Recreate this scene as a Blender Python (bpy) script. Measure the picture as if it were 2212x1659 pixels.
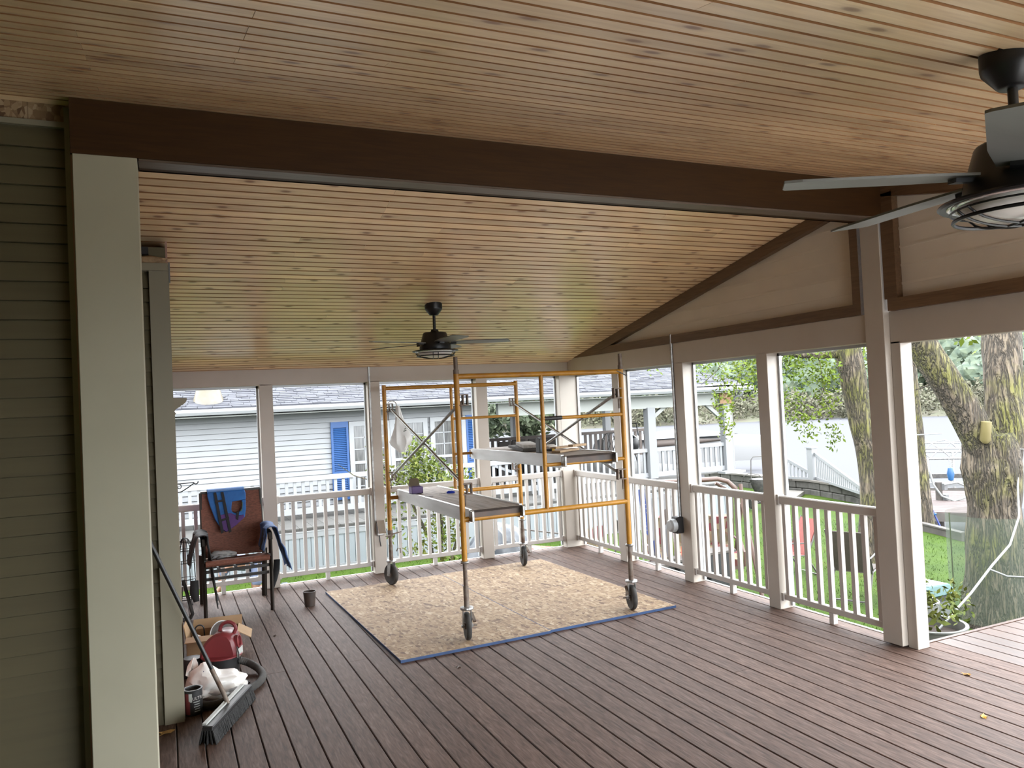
import bpy, bmesh, math, random
from mathutils import Vector, Matrix, Euler, noise as mn
for o in list(bpy.data.objects): bpy.data.objects.remove(o)
S = bpy.context.scene
COL = S.collection
random.seed(11)
PI = math.pi
# ------------------------------------------------------------------ camera
YAW, PITCH, ROLL, FPX, CAMZ = -0.425900034, 0.0243008442, 0.0480140754, 1657.50980, 1.80544652
RM = Matrix.Rotation(YAW, 3, 'Z') @ Matrix.Rotation(PITCH, 3, 'X') @ Matrix.Rotation(ROLL, 3, 'Y')
r_, f_, u_ = RM.col[0], RM.col[1], RM.col[2]
cam = bpy.data.cameras.new('camera'); cam.sensor_width = 36; cam.sensor_fit = 'HORIZONTAL'
cam.lens = FPX / 2212 * 36; cam.clip_start = .05; cam.clip_end = 600
camo = bpy.data.objects.new('camera', cam); COL.objects.link(camo)
mw = Matrix((r_, u_, -f_)).transposed().to_4x4(); mw.translation = (0, 0, CAMZ)
camo.matrix_world = mw
S.camera = camo
# ------------------------------------------------------------------ sky and exposure
SKY = 3.6
w = bpy.data.worlds.new('overcast_sky'); S.world = w; w.use_nodes = True
nt = w.node_tree; nt.nodes.clear()
bgn = nt.nodes.new('ShaderNodeBackground'); out = nt.nodes.new('ShaderNodeOutputWorld')
tc = nt.nodes.new('ShaderNodeTexCoord'); nz = nt.nodes.new('ShaderNodeTexNoise'); cr = nt.nodes.new('ShaderNodeValToRGB')
nz.inputs['Scale'].default_value = 1.6; nz.inputs['Detail'].default_value = 4
cr.color_ramp.elements[0].position = .3; cr.color_ramp.elements[0].color = (.86, .93, 1.0, 1)
cr.color_ramp.elements[1].position = .7; cr.color_ramp.elements[1].color = (.96, .98, 1.0, 1)
nt.links.new(tc.outputs['Generated'], nz.inputs['Vector']); nt.links.new(nz.outputs['Fac'], cr.inputs['Fac'])
nt.links.new(cr.outputs['Color'], bgn.inputs['Color']); bgn.inputs['Strength'].default_value = SKY
nt.links.new(bgn.outputs['Background'], out.inputs['Surface'])
S.view_settings.view_transform = 'Standard'; S.view_settings.look = 'None'
S.view_settings.exposure = 1.8; S.view_settings.gamma = 1.0; S.view_settings.use_curve_mapping = False
S.cycles.use_denoising = True
S.cycles.max_bounces = 10; S.cycles.diffuse_bounces = 8; S.cycles.glossy_bounces = 4; S.cycles.transparent_max_bounces = 8
S.cycles.sample_clamp_indirect = 12.0
S.cycles.caustics_reflective = False; S.cycles.caustics_refractive = False

# ------------------------------------------------------------------ materials
MATS = {}
def nodes(name):
    m = bpy.data.materials.new(name); m.use_nodes = True
    t = m.node_tree; b = t.nodes['Principled BSDF']
    MATS[name] = m
    return m, t, b
def N(t, typ, **kw):
    n = t.nodes.new('ShaderNode' + typ)
    for k, v in kw.items():
        if k[0] == '_': setattr(n, k[1:], v)
        else:
            i = n.inputs[int(k[1:])] if k[0] == 'i' and k[1:].isdigit() else n.inputs[k.replace('__', ' ')]
            if hasattr(v, 'links') and hasattr(v, 'is_output'): t.links.new(v, i)
            else: i.default_value = v
    return n
def ramp(t, fac, stops):
    n = t.nodes.new('ShaderNodeValToRGB'); e = n.color_ramp.elements
    while len(e) < len(stops): e.new(.5)
    for x, (p, c) in zip(e, stops): x.position = p; x.color = (*c, 1) if len(c) == 3 else c
    t.links.new(fac, n.inputs[0]); return n.outputs[0]
def mixc(t, fac, a, b, mode='MIX'):
    n = t.nodes.new('ShaderNodeMix'); n.data_type = 'RGBA'; n.blend_type = mode
    for k, v in ((0, fac), (6, a), (7, b)):
        if hasattr(v, 'is_output'): t.links.new(v, n.inputs[k])
        else: n.inputs[k].default_value = v if k == 0 else ((*v, 1) if len(v) == 3 else v)
    return n.outputs[2]
def mapped(t, scale=(1, 1, 1), randoff=True, coord='Object', rot=(0, 0, 0)):
    c = t.nodes.new('ShaderNodeTexCoord')
    v = c.outputs[coord]
    if randoff:
        oi = t.nodes.new('ShaderNodeObjectInfo')
        a = N(t, 'VectorMath', _operation='MULTIPLY_ADD')
        mm = N(t, 'Math', _operation='MULTIPLY', i0=oi.outputs['Random'], i1=57.3)
        cb = N(t, 'CombineXYZ', i0=mm.outputs[0], i1=mm.outputs[0], i2=mm.outputs[0])
        a = N(t, 'VectorMath', _operation='ADD', i0=v, i1=cb.outputs[0]); v = a.outputs[0]
    m = N(t, 'Mapping', Vector=v, Scale=scale, Rotation=rot)
    return m.outputs[0]
def vary(t, col, amt):
    oi = t.nodes.new('ShaderNodeObjectInfo')
    f = N(t, 'MapRange', Value=oi.outputs['Random'], i3=1 - amt, i4=1 + amt)
    return N(t, 'VectorMath', _operation='SCALE', i0=col, Scale=f.outputs[0]).outputs[0]
def simple(name, col, rough=.5, metal=0., col2=None, scale=(20, 20, 20), nscale=1., contrast=(.35, .7), rnd=0., bump=0., bscale=None, spec=.5, detail=4, randoff=True, **kw):
    m, t, b = nodes(name)
    b.inputs['Roughness'].default_value = rough; b.inputs['Metallic'].default_value = metal
    b.inputs['Specular IOR Level'].default_value = spec
    for k, v in kw.items(): b.inputs[k.replace('__', ' ')].default_value = v
    c = None
    if col2 is not None or bump:
        v = mapped(t, scale, randoff)
        n = N(t, 'TexNoise', Vector=v, Scale=nscale, Detail=detail)
        if col2 is not None: c = ramp(t, n.outputs[0], [(contrast[0], col), (contrast[1], col2)])
        if bump:
            bp = N(t, 'Bump', Strength=bump, Distance=.01, Height=n.outputs[0]); t.links.new(bp.outputs[0], b.inputs['Normal'])
    if c is None:
        rg = t.nodes.new('ShaderNodeRGB'); rg.outputs[0].default_value = (*col, 1); c = rg.outputs[0]
    if rnd: c = vary(t, c, rnd)
    t.links.new(c, b.inputs['Base Color'])
    return m
def wood_grain(name, stops, rough, along, knots=None, rnd=.1, stretch=14., fine=60., bump=.15, coat=0., knot_d=3.6, knot_w=8., spec=.5):
    """plank timber: streaks along one local axis, optional knots"""
    m, t, b = nodes(name); b.inputs['Roughness'].default_value = rough; b.inputs['Coat Weight'].default_value = coat; b.inputs['Coat Roughness'].default_value = .2
    b.inputs['Specular IOR Level'].default_value = spec
    sc = [fine, fine, fine]; sc[along] = fine / stretch
    v = mapped(t, tuple(sc))
    n1 = N(t, 'TexNoise', Vector=v, Scale=1., Detail=5, Distortion=.6)
    c = ramp(t, n1.outputs[0], stops)
    sc2 = [9, 9, 9]; sc2[along] = 1.1
    n2 = N(t, 'TexNoise', Vector=mapped(t, tuple(sc2)), Scale=1., Detail=2)
    c = mixc(t, .55, c, ramp(t, n2.outputs[0], [(.3, (.72, .66, .6)), (.7, (1.12, 1.1, 1.06))]), 'MULTIPLY')
    c = vary(t, c, rnd)
    if knots:
        sk = [knot_w, knot_w, knot_w]; sk[along] = knot_d
        vo = N(t, 'TexVoronoi', Vector=mapped(t, tuple(sk)), Scale=1., Randomness=1., _voronoi_dimensions='2D')
        k = ramp(t, vo.outputs['Distance'], [(.0, (1, 1, 1)), (.075, (.85, .85, .85)), (.13, (.25, .25, .25)), (.26, (0, 0, 0))])
        rnk = N(t, 'Math', _operation='GREATER_THAN', i0=N(t, 'SeparateColor', Color=vo.outputs['Color']).outputs[0], i1=.5)
        kf = N(t, 'Math', _operation='MULTIPLY', i0=k, i1=rnk.outputs[0])
        c = mixc(t, kf.outputs[0], c, knots)
    t.links.new(c, b.inputs['Base Color'])
    if bump:
        bp = N(t, 'Bump', Strength=bump, Distance=.004, Height=n1.outputs[0]); t.links.new(bp.outputs[0], b.inputs['Normal'])
    return m

wood_grain('pine', [(.25, (.78, .555, .335)), (.55, (.90, .68, .43)), (.8, (.93, .75, .51))], .30, 0, knots=(.27, .11, .05), rnd=.13, bump=.0, coat=.5, spec=.45)
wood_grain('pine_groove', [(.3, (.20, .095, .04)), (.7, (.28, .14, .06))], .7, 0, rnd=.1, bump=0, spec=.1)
wood_grain('deck', [(.3, (.050, .027, .020)), (.55, (.100, .060, .045)), (.75, (.15, .098, .080))], .65, 1, rnd=.10, stretch=9, fine=75, bump=.25, spec=.28)
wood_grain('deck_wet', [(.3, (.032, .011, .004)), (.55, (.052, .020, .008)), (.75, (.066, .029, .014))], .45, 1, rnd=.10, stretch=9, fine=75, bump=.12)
wood_grain('beam_stain', [(.3, (.032, .013, .003)), (.7, (.050, .022, .005))], .55, 0, rnd=0, bump=.1, spec=.25)
wood_grain('beam_sheen', [(.3, (.085, .062, .048)), (.7, (.13, .10, .08))], .4, 0, rnd=0, bump=.1)  # lighter grey paints the sheen along the underside of the beam
wood_grain('trim_brown', [(.3, (.095, .052, .026)), (.7, (.15, .087, .046))], .5, 1, rnd=0.06, bump=.1)
wood_grain('plywood_worn', [(.3, (.12, .095, .08)), (.5, (.26, .215, .18)), (.75, (.36, .31, .27))], .8, 1, rnd=.05, fine=40, bump=.4)
wood_grain('cut_wood', [(.3, (.33, .22, .12)), (.7, (.50, .36, .21))], .7, 1, rnd=.2, fine=40)
wood_grain('grey_board', [(.3, (.22, .20, .18)), (.7, (.38, .36, .33))], .7, 1, rnd=.15, fine=40)
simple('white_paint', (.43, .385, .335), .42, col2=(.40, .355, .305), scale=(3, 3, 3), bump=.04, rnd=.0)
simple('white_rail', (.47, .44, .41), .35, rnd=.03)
simple('panel_white', (.62, .56, .48), .6, col2=(.58, .52, .45), scale=(4, 4, 4), rnd=.03, bump=.05)
simple('screen_track', (.42, .44, .46), .4, metal=.3)
simple('tan_siding', (.10, .084, .044), .6, col2=(.09, .075, .04), scale=(2, 2, 30), rnd=.05, bump=.08)
simple('tan_trim', (.24, .22, .16), .55, rnd=.03)
simple('column_wrap', (.37, .355, .27), .5, col2=(.345, .33, .25), scale=(3, 3, 3), bump=.04)
simple('pink_foam', (.34, .20, .165), .7)
simple('black_metal', (.012, .012, .013), .38, metal=.2)
simple('black_plastic', (.016, .016, .017), .45)
simple('dark_rubber', (.02, .019, .018), .75, col2=(.05, .045, .04), scale=(15, 15, 15))
simple('chrome', (.62, .62, .62), .22, metal=1.)
simple('galvanised', (.38, .38, .37), .45, metal=.85, col2=(.22, .21, .20), scale=(25, 25, 25))
simple('rusty_steel', (.10, .06, .04), .65, metal=.4, col2=(.22, .19, .16), scale=(14, 14, 14), bump=.2)
simple('scaffold_yellow', (.42, .195, .014), .45, col2=(.30, .13, .012), scale=(8, 8, 8), contrast=(.45, .72), bump=.08)
simple('aluminium', (.55, .55, .54), .42, metal=.55, col2=(.42, .415, .40), scale=(6, 2, 9), bump=.08)
simple('fan_blade', (.16, .165, .16), .42, col2=(.13, .135, .13), scale=(3, 14, 3))
simple('frosted_glass', (.78, .77, .74), .3)
simple('blue_paint', (.012, .035, .10), .6, col2=(.02, .06, .16), scale=(9, 9, 9))
simple('cardboard', (.38, .25, .135), .8, col2=(.33, .215, .115), scale=(8, 8, 8))
simple('red_plastic', (.19, .028, .032), .4, col2=(.15, .022, .026), scale=(5, 5, 5))
simple('pale_label', (.42, .44, .42), .5)
simple('white_bag', (.72, .71, .68), .38, col2=(.60, .59, .57), scale=(6, 6, 6), bump=.1)
simple('clear_bag', (.72, .72, .70), .3, Transmission__Weight=.0, Alpha=.82)
simple('sling_brown', (.19, .07, .042), .7, col2=(.12, .042, .026), scale=(40, 40, 160), contrast=(.4, .6), bump=.15)
simple('chair_metal', (.022, .018, .014), .4, metal=.3)
simple('vest_blue', (.015, .13, .40), .7, col2=(.01, .085, .28), scale=(9, 9, 9), bump=.25)
simple('vest_purple', (.085, .03, .16), .7, col2=(.06, .02, .12), scale=(9, 9, 9), bump=.2)
simple('webbing', (.012, .012, .014), .8)
simple('black_cloth', (.008, .008, .009), .75, col2=(.016, .016, .017), scale=(7, 7, 7), bump=.3)
simple('grey_cloth', (.22, .22, .22), .8, col2=(.35, .35, .35), scale=(14, 14, 14), bump=.3)
simple('denim', (.03, .07, .19), .8, col2=(.055, .12, .28), scale=(12, 12, 12), bump=.25)
simple('dark_tin', (.05, .042, .038), .5, metal=.3, col2=(.09, .06, .045), scale=(10, 10, 10))
simple('paint_cream', (.62, .56, .44), .4)
simple('purple_card', (.12, .075, .20), .6)
simple('brown_card', (.12, .09, .055), .8)
simple('tool_blue', (.01, .035, .38), .35)
simple('tape_yellow', (.72, .46, .06), .4)
simple('bristle', (.012, .012, .012), .9, col2=(.03, .03, .03), scale=(80, 80, 80), bump=.5)
simple('leaf_dry', (.35, .20, .06), .8)
simple('leaf_yellow', (.60, .33, .04), .6)
# outside
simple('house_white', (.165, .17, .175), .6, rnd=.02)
simple('house_trim', (.19, .195, .20), .5, rnd=.02)
simple('soffit_white', (.22, .228, .215), .6)
simple('shutter_blue', (.008, .045, .145), .5)
simple('window_glass', (.035, .035, .035), .12, col2=(.10, .10, .095), scale=(30, 3, 3))
simple('skirt_white', (.155, .17, .18), .6, rnd=.03)
simple('deck_grey', (.055, .052, .047), .7, col2=(.040, .038, .034), scale=(6, 6, 6), rnd=.12)
simple('shingle', (.040, .041, .050), .85, col2=(.022, .022, .028), scale=(5, 9, 9), rnd=.0, bump=.3)
simple('skylight', (.085, .068, .038), .4, col2=(.10, .094, .080), scale=(3, 3, 3))
simple('brown_rail', (.05, .034, .027), .6)
simple('wicker_dark', (.022, .017, .014), .7)
simple('boat_white', (.10, .10, .10), .4)
simple('umbrella_taupe', (.06, .045, .038), .7)
simple('swing_frame', (.085, .05, .038), .45)
simple('patio_metal', (.05, .045, .04), .5)
simple('red_sling', (.15, .030, .022), .7, col2=(.12, .024, .017), scale=(20, 20, 20))
simple('taupe_sling', (.050, .038, .030), .75, col2=(.038, .029, .023), scale=(30, 30, 30))
simple('tarp_grey', (.030, .035, .042), .4, col2=(.016, .019, .024), scale=(5, 5, 5), bump=.4)
simple('stone', (.07, .066, .057), .85, col2=(.040, .037, .032), scale=(6, 6, 6), rnd=.15, bump=.5)
simple('concrete', (.10, .09, .078), .8, rnd=.08)
simple('bounce_concrete', (.72, .69, .64), .8, rnd=.05)
simple('leaf_green', (.060, .095, .010), .6, spec=.1, col2=(.095, .12, .014), scale=(1.2, 1.2, 1.2), rnd=.0)
simple('leaf_bush', (.055, .085, .014), .6, spec=.1, col2=(.095, .095, .02), scale=(1.6, 1.6, 1.6))
simple('leaf_spruce', (.020, .034, .013), .7, col2=(.042, .052, .020), scale=(1.5, 1.5, 1.5))
simple('leaf_far_haze', (.036, .055, .036), .8, col2=(.062, .080, .046), scale=(.9, .9, .9), contrast=(.35, .65))  # distance haze is mixed into this greyed leaf colour
simple('reed', (.074, .063, .044), .9, col2=(.070, .075, .040), scale=(.5, .5, .5), contrast=(.3, .7))
simple('dock_wood', (.045, .028, .024), .85, col2=(.058, .041, .038), scale=(4, 4, 4), rnd=.1)
simple('grey_wood', (.06, .052, .045), .8, col2=(.04, .035, .03), scale=(5, 5, 5), rnd=.1)
simple('ladder_blue', (.008, .022, .12), .5)
simple('tote_grey', (.085, .09, .09), .5)
simple('teal_lid', (.032, .085, .085), .45)
simple('pot_white', (.13, .13, .118), .5, col2=(.10, .10, .09), scale=(4, 4, 4))
simple('soil', (.03, .02, .014), .9)
simple('white_cord', (.16, .165, .16), .4)
simple('float_blue', (.008, .055, .14), .4)
simple('skin', (.15, .075, .045), .5)
simple('shirt_blue', (.09, .105, .16), .8, bump=.2)
simple('shorts_blue', (.08, .095, .15), .8, bump=.2)
simple('shoe', (.05, .055, .07), .6)
simple('hair', (.05, .03, .02), .7)
simple('wood_fresh', (.13, .105, .035), .7, col2=(.16, .13, .055), scale=(10, 10, 2))
simple('olive_moss', (.14, .15, .02), .9)
simple('flag_blue', (.012, .03, .13), .7)
simple('flag_white', (.15, .145, .15), .7)
simple('flag_red', (.32, .03, .04), .7)
simple('orange_plastic', (.65, .09, .035), .5)
simple('lime_cloth', (.07, .10, .011), .7)
simple('foam_orange', (.17, .10, .052), .8)

def osb():
    m, t, b = nodes('osb'); b.inputs['Roughness'].default_value = .75
    c = t.nodes.new('ShaderNodeTexCoord')
    col = None
    base = None
    for i, (sc, rot) in enumerate((((60, 13, 30), .3), ((14, 66, 30), .5), ((46, 20, 30), -.7))):
        mp = N(t, 'Mapping', Vector=c.outputs['Object'], Scale=sc, Rotation=(0, 0, rot))
        vo = N(t, 'TexVoronoi', Vector=mp.outputs[0], Scale=1., Randomness=1.)
        s = N(t, 'SeparateColor', Color=vo.outputs['Color'])
        k = ramp(t, s.outputs[0], [(.0, (.10, .05, .023)), (.14, (.19, .115, .06)), (.5, (.265, .175, .095)), (.85, (.325, .23, .135)), (1., (.42, .32, .21))])
        col = k if col is None else mixc(t, N(t, 'Math', _operation='GREATER_THAN', i0=s.outputs[1], i1=.5).outputs[0], col, k)
    # printed nailing lines
    sp = N(t, 'SeparateXYZ', Vector=c.outputs['Object'])
    lf = None
    for axis, step in ((0, .4064), (1, .3)):
        a = N(t, 'Math', _operation='PINGPONG', i0=N(t, 'Math', _operation='ADD', i0=sp.outputs[axis], i1=10 * step).outputs[0], i1=step / 2)
        l = N(t, 'Math', _operation='LESS_THAN', i0=a.outputs[0], i1=.0028).outputs[0]
        lf = l if lf is None else N(t, 'Math', _operation='MAXIMUM', i0=lf, i1=l).outputs[0]
    col = mixc(t, N(t, 'Math', _operation='MULTIPLY', i0=lf, i1=.45).outputs[0], col, (.09, .05, .02))
    nn = N(t, 'TexNoise', Vector=c.outputs['Object'], Scale=2.2, Detail=3)
    col = mixc(t, .5, col, ramp(t, nn.outputs[0], [(.3, (.78, .74, .7)), (.6, (1.05, 1.04, 1.02))]), 'MULTIPLY')
    t.links.new(col, b.inputs['Base Color'])
    return m
osb()
def lawn():
    m, t, b = nodes('lawn'); b.inputs['Roughness'].default_value = .9; b.inputs['Specular IOR Level'].default_value = .1
    c = t.nodes.new('ShaderNodeTexCoord')
    n1 = N(t, 'TexNoise', Vector=c.outputs['Object'], Scale=1.1, Detail=5)
    n2 = N(t, 'TexNoise', Vector=c.outputs['Object'], Scale=38., Detail=4)
    a = ramp(t, n1.outputs[0], [(.3, (.024, .046, .005)), (.55, (.034, .060, .0065)), (.75, (.050, .066, .010))])
    a = mixc(t, .8, a, ramp(t, n2.outputs[0], [(.3, (.55, .6, .5)), (.65, (1.2, 1.2, 1.1))]), 'MULTIPLY')
    t.links.new(a, b.inputs['Base Color'])
    bp = N(t, 'Bump', Strength=.6, Distance=.05, Height=n2.outputs[0]); t.links.new(bp.outputs[0], b.inputs['Normal'])
lawn()
def bark():
    m, t, b = nodes('bark'); b.inputs['Roughness'].default_value = .9
    c = t.nodes.new('ShaderNodeTexCoord')
    mp = N(t, 'Mapping', Vector=c.outputs['Object'], Scale=(26, 26, 3.4))
    n0 = N(t, 'TexNoise', Vector=mp.outputs[0], Scale=.35, Detail=2)
    vv = N(t, 'VectorMath', _operation='MULTIPLY_ADD', i0=n0.outputs[1], i1=(2.2, 2.2, 2.2), i2=mp.outputs[0])
    nr = N(t, 'TexNoise', Vector=vv.outputs[0], Scale=.8, Detail=3, Roughness=.55)
    rd = N(t, 'Math', _operation='ABSOLUTE', i0=N(t, 'Math', _operation='SUBTRACT', i0=nr.outputs[0], i1=.5).outputs[0])
    n1 = N(t, 'TexNoise', Vector=mp.outputs[0], Scale=2.5, Detail=5)
    a = ramp(t, n1.outputs[0], [(.3, (.068, .050, .034)), (.7, (.145, .115, .080))])
    nm = N(t, 'TexNoise', Vector=c.outputs['Object'], Scale=2.0, Detail=4)
    moss = N(t, 'MapRange', Value=nm.outputs[0], i1=.46, i2=.62)
    a = mixc(t, N(t, 'Math', _operation='MULTIPLY', i0=moss.outputs[0], i1=.75).outputs[0], a, (.105, .105, .014))
    a = mixc(t, ramp(t, rd.outputs[0], [(.0, (1, 1, 1)), (.035, (.6, .6, .6)), (.075, (0, 0, 0))]), a, (.026, .020, .013))
    t.links.new(a, b.inputs['Base Color'])
    h = N(t, 'Math', _operation='MINIMUM', i0=rd.outputs[0], i1=.13)
    bp = N(t, 'Bump', Strength=1., Distance=.35, Height=h.outputs[0]); t.links.new(bp.outputs[0], b.inputs['Normal'])
bark()
def water():
    m, t, b = nodes('water'); b.inputs['Roughness'].default_value = .3; b.inputs['Base Color'].default_value = (.085, .085, .090, 1)  # no specular; the pale grey base stands in for reflected sky
    b.inputs['IOR'].default_value = 1.33; b.inputs['Specular IOR Level'].default_value = .0
    c = t.nodes.new('ShaderNodeTexCoord')
    mp = N(t, 'Mapping', Vector=c.outputs['Object'], Scale=(1.2, 3.2, 1))
    n = N(t, 'TexNoise', Vector=mp.outputs[0], Scale=1.1, Detail=4)
    bp = N(t, 'Bump', Strength=.35, Distance=.10, Height=n.outputs[0]); t.links.new(bp.outputs[0], b.inputs['Normal'])
water()
def floral():
    m, t, b = nodes('floral'); b.inputs['Roughness'].default_value = .85
    c = t.nodes.new('ShaderNodeTexCoord')
    n0 = N(t, 'TexNoise', Vector=c.outputs['Object'], Scale=6., Detail=2)
    vv = N(t, 'VectorMath', _operation='MULTIPLY_ADD', i0=n0.outputs[1], i1=(.12, .12, .12), i2=c.outputs['Object'])
    vo = N(t, 'TexVoronoi', Vector=vv.outputs[0], Scale=9.5)
    s = N(t, 'SeparateColor', Color=vo.outputs['Color'])
    a = ramp(t, s.outputs[0], [(.0, (.085, .011, .014)), (.36, (.10, .016, .019)), (.42, (.15, .112, .067)), (.74, (.165, .13, .08)), (.8, (.085, .067, .036))])
    t.links.new(a, b.inputs['Base Color'])
floral()
def netmat():
    m, t, b = nodes('net'); b.inputs['Roughness'].default_value = .7; b.inputs['Base Color'].default_value = (.09, .12, .085, 1)
    b.inputs['Alpha'].default_value = .30
netmat()
# ------------------------------------------------------------------ geometry helpers
def V(*a): return Vector(a)
ORI = {}
class MB:
    """collects shapes in world coordinates; build() links them as one mesh object (relative to its thing's base)"""
    def __init__(s): s.v = []; s.f = []
    def add(s, vs, fs):
        k = len(s.v); s.v += [tuple(x) for x in vs]; s.f += [tuple(i + k for i in f) for f in fs]; return s
    def box(s, x0, y0, z0, x1, y1, z1):
        return s.add([(x0, y0, z0), (x1, y0, z0), (x1, y1, z0), (x0, y1, z0), (x0, y0, z1), (x1, y0, z1), (x1, y1, z1), (x0, y1, z1)],
                     [(0, 3, 2, 1), (4, 5, 6, 7), (0, 1, 5, 4), (1, 2, 6, 5), (2, 3, 7, 6), (3, 0, 4, 7)])
    def obox(s, c, h, m=None):
        c = Vector(c); m = m or Matrix.Identity(3)
        vs = [c + m @ Vector((sx * h[0], sy * h[1], sz * h[2])) for sz in (-1, 1) for sx, sy in ((-1, -1), (1, -1), (1, 1), (-1, 1))]
        return s.add(vs, [(0, 3, 2, 1), (4, 5, 6, 7), (0, 1, 5, 4), (1, 2, 6, 5), (2, 3, 7, 6), (3, 0, 4, 7)])
    def bar(s, p, q, w_, h_, up=(0, 0, 1)):
        p, q = Vector(p), Vector(q); d = (q - p); L = d.length; d.normalize()
        a = d.cross(Vector(up))
        if a.length < 1e-4: a = d.cross(Vector((1, 0, 0)))
        a.normalize(); b = a.cross(d)
        m = Matrix((d, a, b)).transposed()
        return s.obox((p + q) / 2, (L / 2, w_ / 2, h_ / 2), m)
    def tube(s, pts, r, n=8, caps=True, closed=False, flat=1.):
        pts = [Vector(p) for p in pts]; k = len(pts)
        rs = r if isinstance(r, (list, tuple)) else [r] * k
        ref = None; rings = []
        for i, p in enumerate(pts):
            if closed: d = pts[(i + 1) % k] - pts[i - 1]
            else: d = pts[min(i + 1, k - 1)] - pts[max(i - 1, 0)]
            d.normalize()
            if ref is None:
                ref = d.cross(Vector((0, 0, 1)))
                if ref.length < .05: ref = d.cross(Vector((1, 0, 0)))
            ref = (ref - d * ref.dot(d))
            if ref.length < 1e-6: ref = d.cross(Vector((.3, .5, .8)))
            ref.normalize(); b = d.cross(ref)
            rings.append([p + (ref * math.cos(2 * PI * j / n) + b * flat * math.sin(2 * PI * j / n)) * rs[i] for j in range(n)])
        vs = [v for r_ in rings for v in r_]; fs = []
        for i in range(k if closed else k - 1):
            a0, b0 = i * n, ((i + 1) % k) * n
            for j in range(n): fs.append((a0 + j, a0 + (j + 1) % n, b0 + (j + 1) % n, b0 + j))
        if caps and not closed: fs += [tuple(range(n - 1, -1, -1)), tuple((k - 1) * n + j for j in range(n))]
        return s.add(vs, fs)
    def lathe(s, prof, c=(0, 0, 0), n=20, m=None):
        c = Vector(c); m = m or Matrix.Identity(3); vs = []; fs = []
        for r, z in prof:
            for j in range(n): vs.append(c + m @ Vector((r * math.cos(2 * PI * j / n), r * math.sin(2 * PI * j / n), z)))
        for i in range(len(prof) - 1):
            for j in range(n): fs.append((i * n + j, i * n + (j + 1) % n, (i + 1) * n + (j + 1) % n, (i + 1) * n + j))
        if prof[0][0] > 1e-4: fs.append(tuple(range(n - 1, -1, -1)))
        if prof[-1][0] > 1e-4: fs.append(tuple((len(prof) - 1) * n + j for j in range(n)))
        return s.add(vs, fs)
    def prism(s, poly, ext):
        ext = Vector(ext); k = len(poly); p = [Vector(a) for a in poly]
        vs = p + [a + ext for a in p]
        return s.add(vs, [tuple(range(k - 1, -1, -1)), tuple(range(k, 2 * k))] + [(i, (i + 1) % k, k + (i + 1) % k, k + i) for i in range(k)])
    def grid(s, fn, nu, nv, thick=0.):
        vs = [Vector(fn(i / nu, j / nv)) for j in range(nv + 1) for i in range(nu + 1)]
        fs = [(j * (nu + 1) + i, j * (nu + 1) + i + 1, (j + 1) * (nu + 1) + i + 1, (j + 1) * (nu + 1) + i) for j in range(nv) for i in range(nu)]
        if thick:
            nrm = [Vector((0, 0, 0)) for _ in vs]
            for f in fs:
                n_ = (vs[f[1]] - vs[f[0]]).cross(vs[f[3]] - vs[f[0]])
                for i in f: nrm[i] += n_
            k = len(vs); vs2 = [v - n_.normalized() * thick if n_.length > 1e-12 else v for v, n_ in zip(vs, nrm)]
            fs2 = [tuple(k + i for i in reversed(f)) for f in fs]
            rim = [i for i in range(nu + 1)] + [(j) * (nu + 1) + nu for j in range(1, nv + 1)] + [nv * (nu + 1) + i for i in range(nu - 1, -1, -1)] + [j * (nu + 1) for j in range(nv - 1, 0, -1)]
            fs3 = [(rim[i], k + rim[i], k + rim[(i + 1) % len(rim)], rim[(i + 1) % len(rim)]) for i in range(len(rim))]
            return s.add(vs + vs2, fs + fs2 + fs3)
        return s.add(vs, fs)
    def blob(s, c, r, amp=.15, freq=2., sub=2, seed=0):
        bm = bmesh.new(); bmesh.ops.create_icosphere(bm, subdivisions=sub, radius=1.)
        c = Vector(c); vs = []
        for v in bm.verts:
            d = v.co.normalized(); k = 1 + amp * mn.noise(d * freq + Vector((seed * 3.7, seed * 1.3, 0)))
            vs.append(c + Vector((d.x * r[0], d.y * r[1], d.z * r[2])) * k)
        fs = [tuple(v.index for v in f.verts) for f in bm.faces]; bm.free()
        return s.add(vs, fs)
    def build(s, name, mat, parent=None, smooth=False, bevel=0., kind=None, label=None, weld=False):
        org = ORI.get(parent.name, Vector((0, 0, 0))) if parent else Vector((0, 0, 0))
        me = bpy.data.meshes.new(name)
        me.from_pydata([tuple(Vector(v) - org) for v in s.v], [], s.f)
        if bevel or weld:
            bm = bmesh.new(); bm.from_mesh(me)
            if weld: bmesh.ops.remove_doubles(bm, verts=bm.verts, dist=1e-4)
            if bevel: bmesh.ops.bevel(bm, geom=list(bm.edges), offset=bevel, segments=1, affect='EDGES', clamp_overlap=True)
            bm.to_mesh(me); bm.free()
        me.materials.append(MATS[mat])
        if smooth:
            me.shade_smooth(); me.set_sharp_from_angle(angle=math.radians(38))
        o = bpy.data.objects.new(name, me); COL.objects.link(o)
        if parent: o.parent = parent; ORI[o.name] = org
        if kind: o['kind'] = kind
        if label: o['label'] = label
        return o
def thing(name, label, cat, base=(0, 0, 0), group=None, kind=None):
    o = bpy.data.objects.new(name, None); COL.objects.link(o); o.location = base; o.empty_display_size = .05
    o['label'] = label; o['category'] = cat
    if group: o['group'] = group
    if kind: o['kind'] = kind
    ORI[o.name] = Vector(base); return o
def tag(o, label, cat, group=None, kind=None):
    o['label'] = label; o['category'] = cat
    if group: o['group'] = group
    if kind: o['kind'] = kind
    return o
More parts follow.
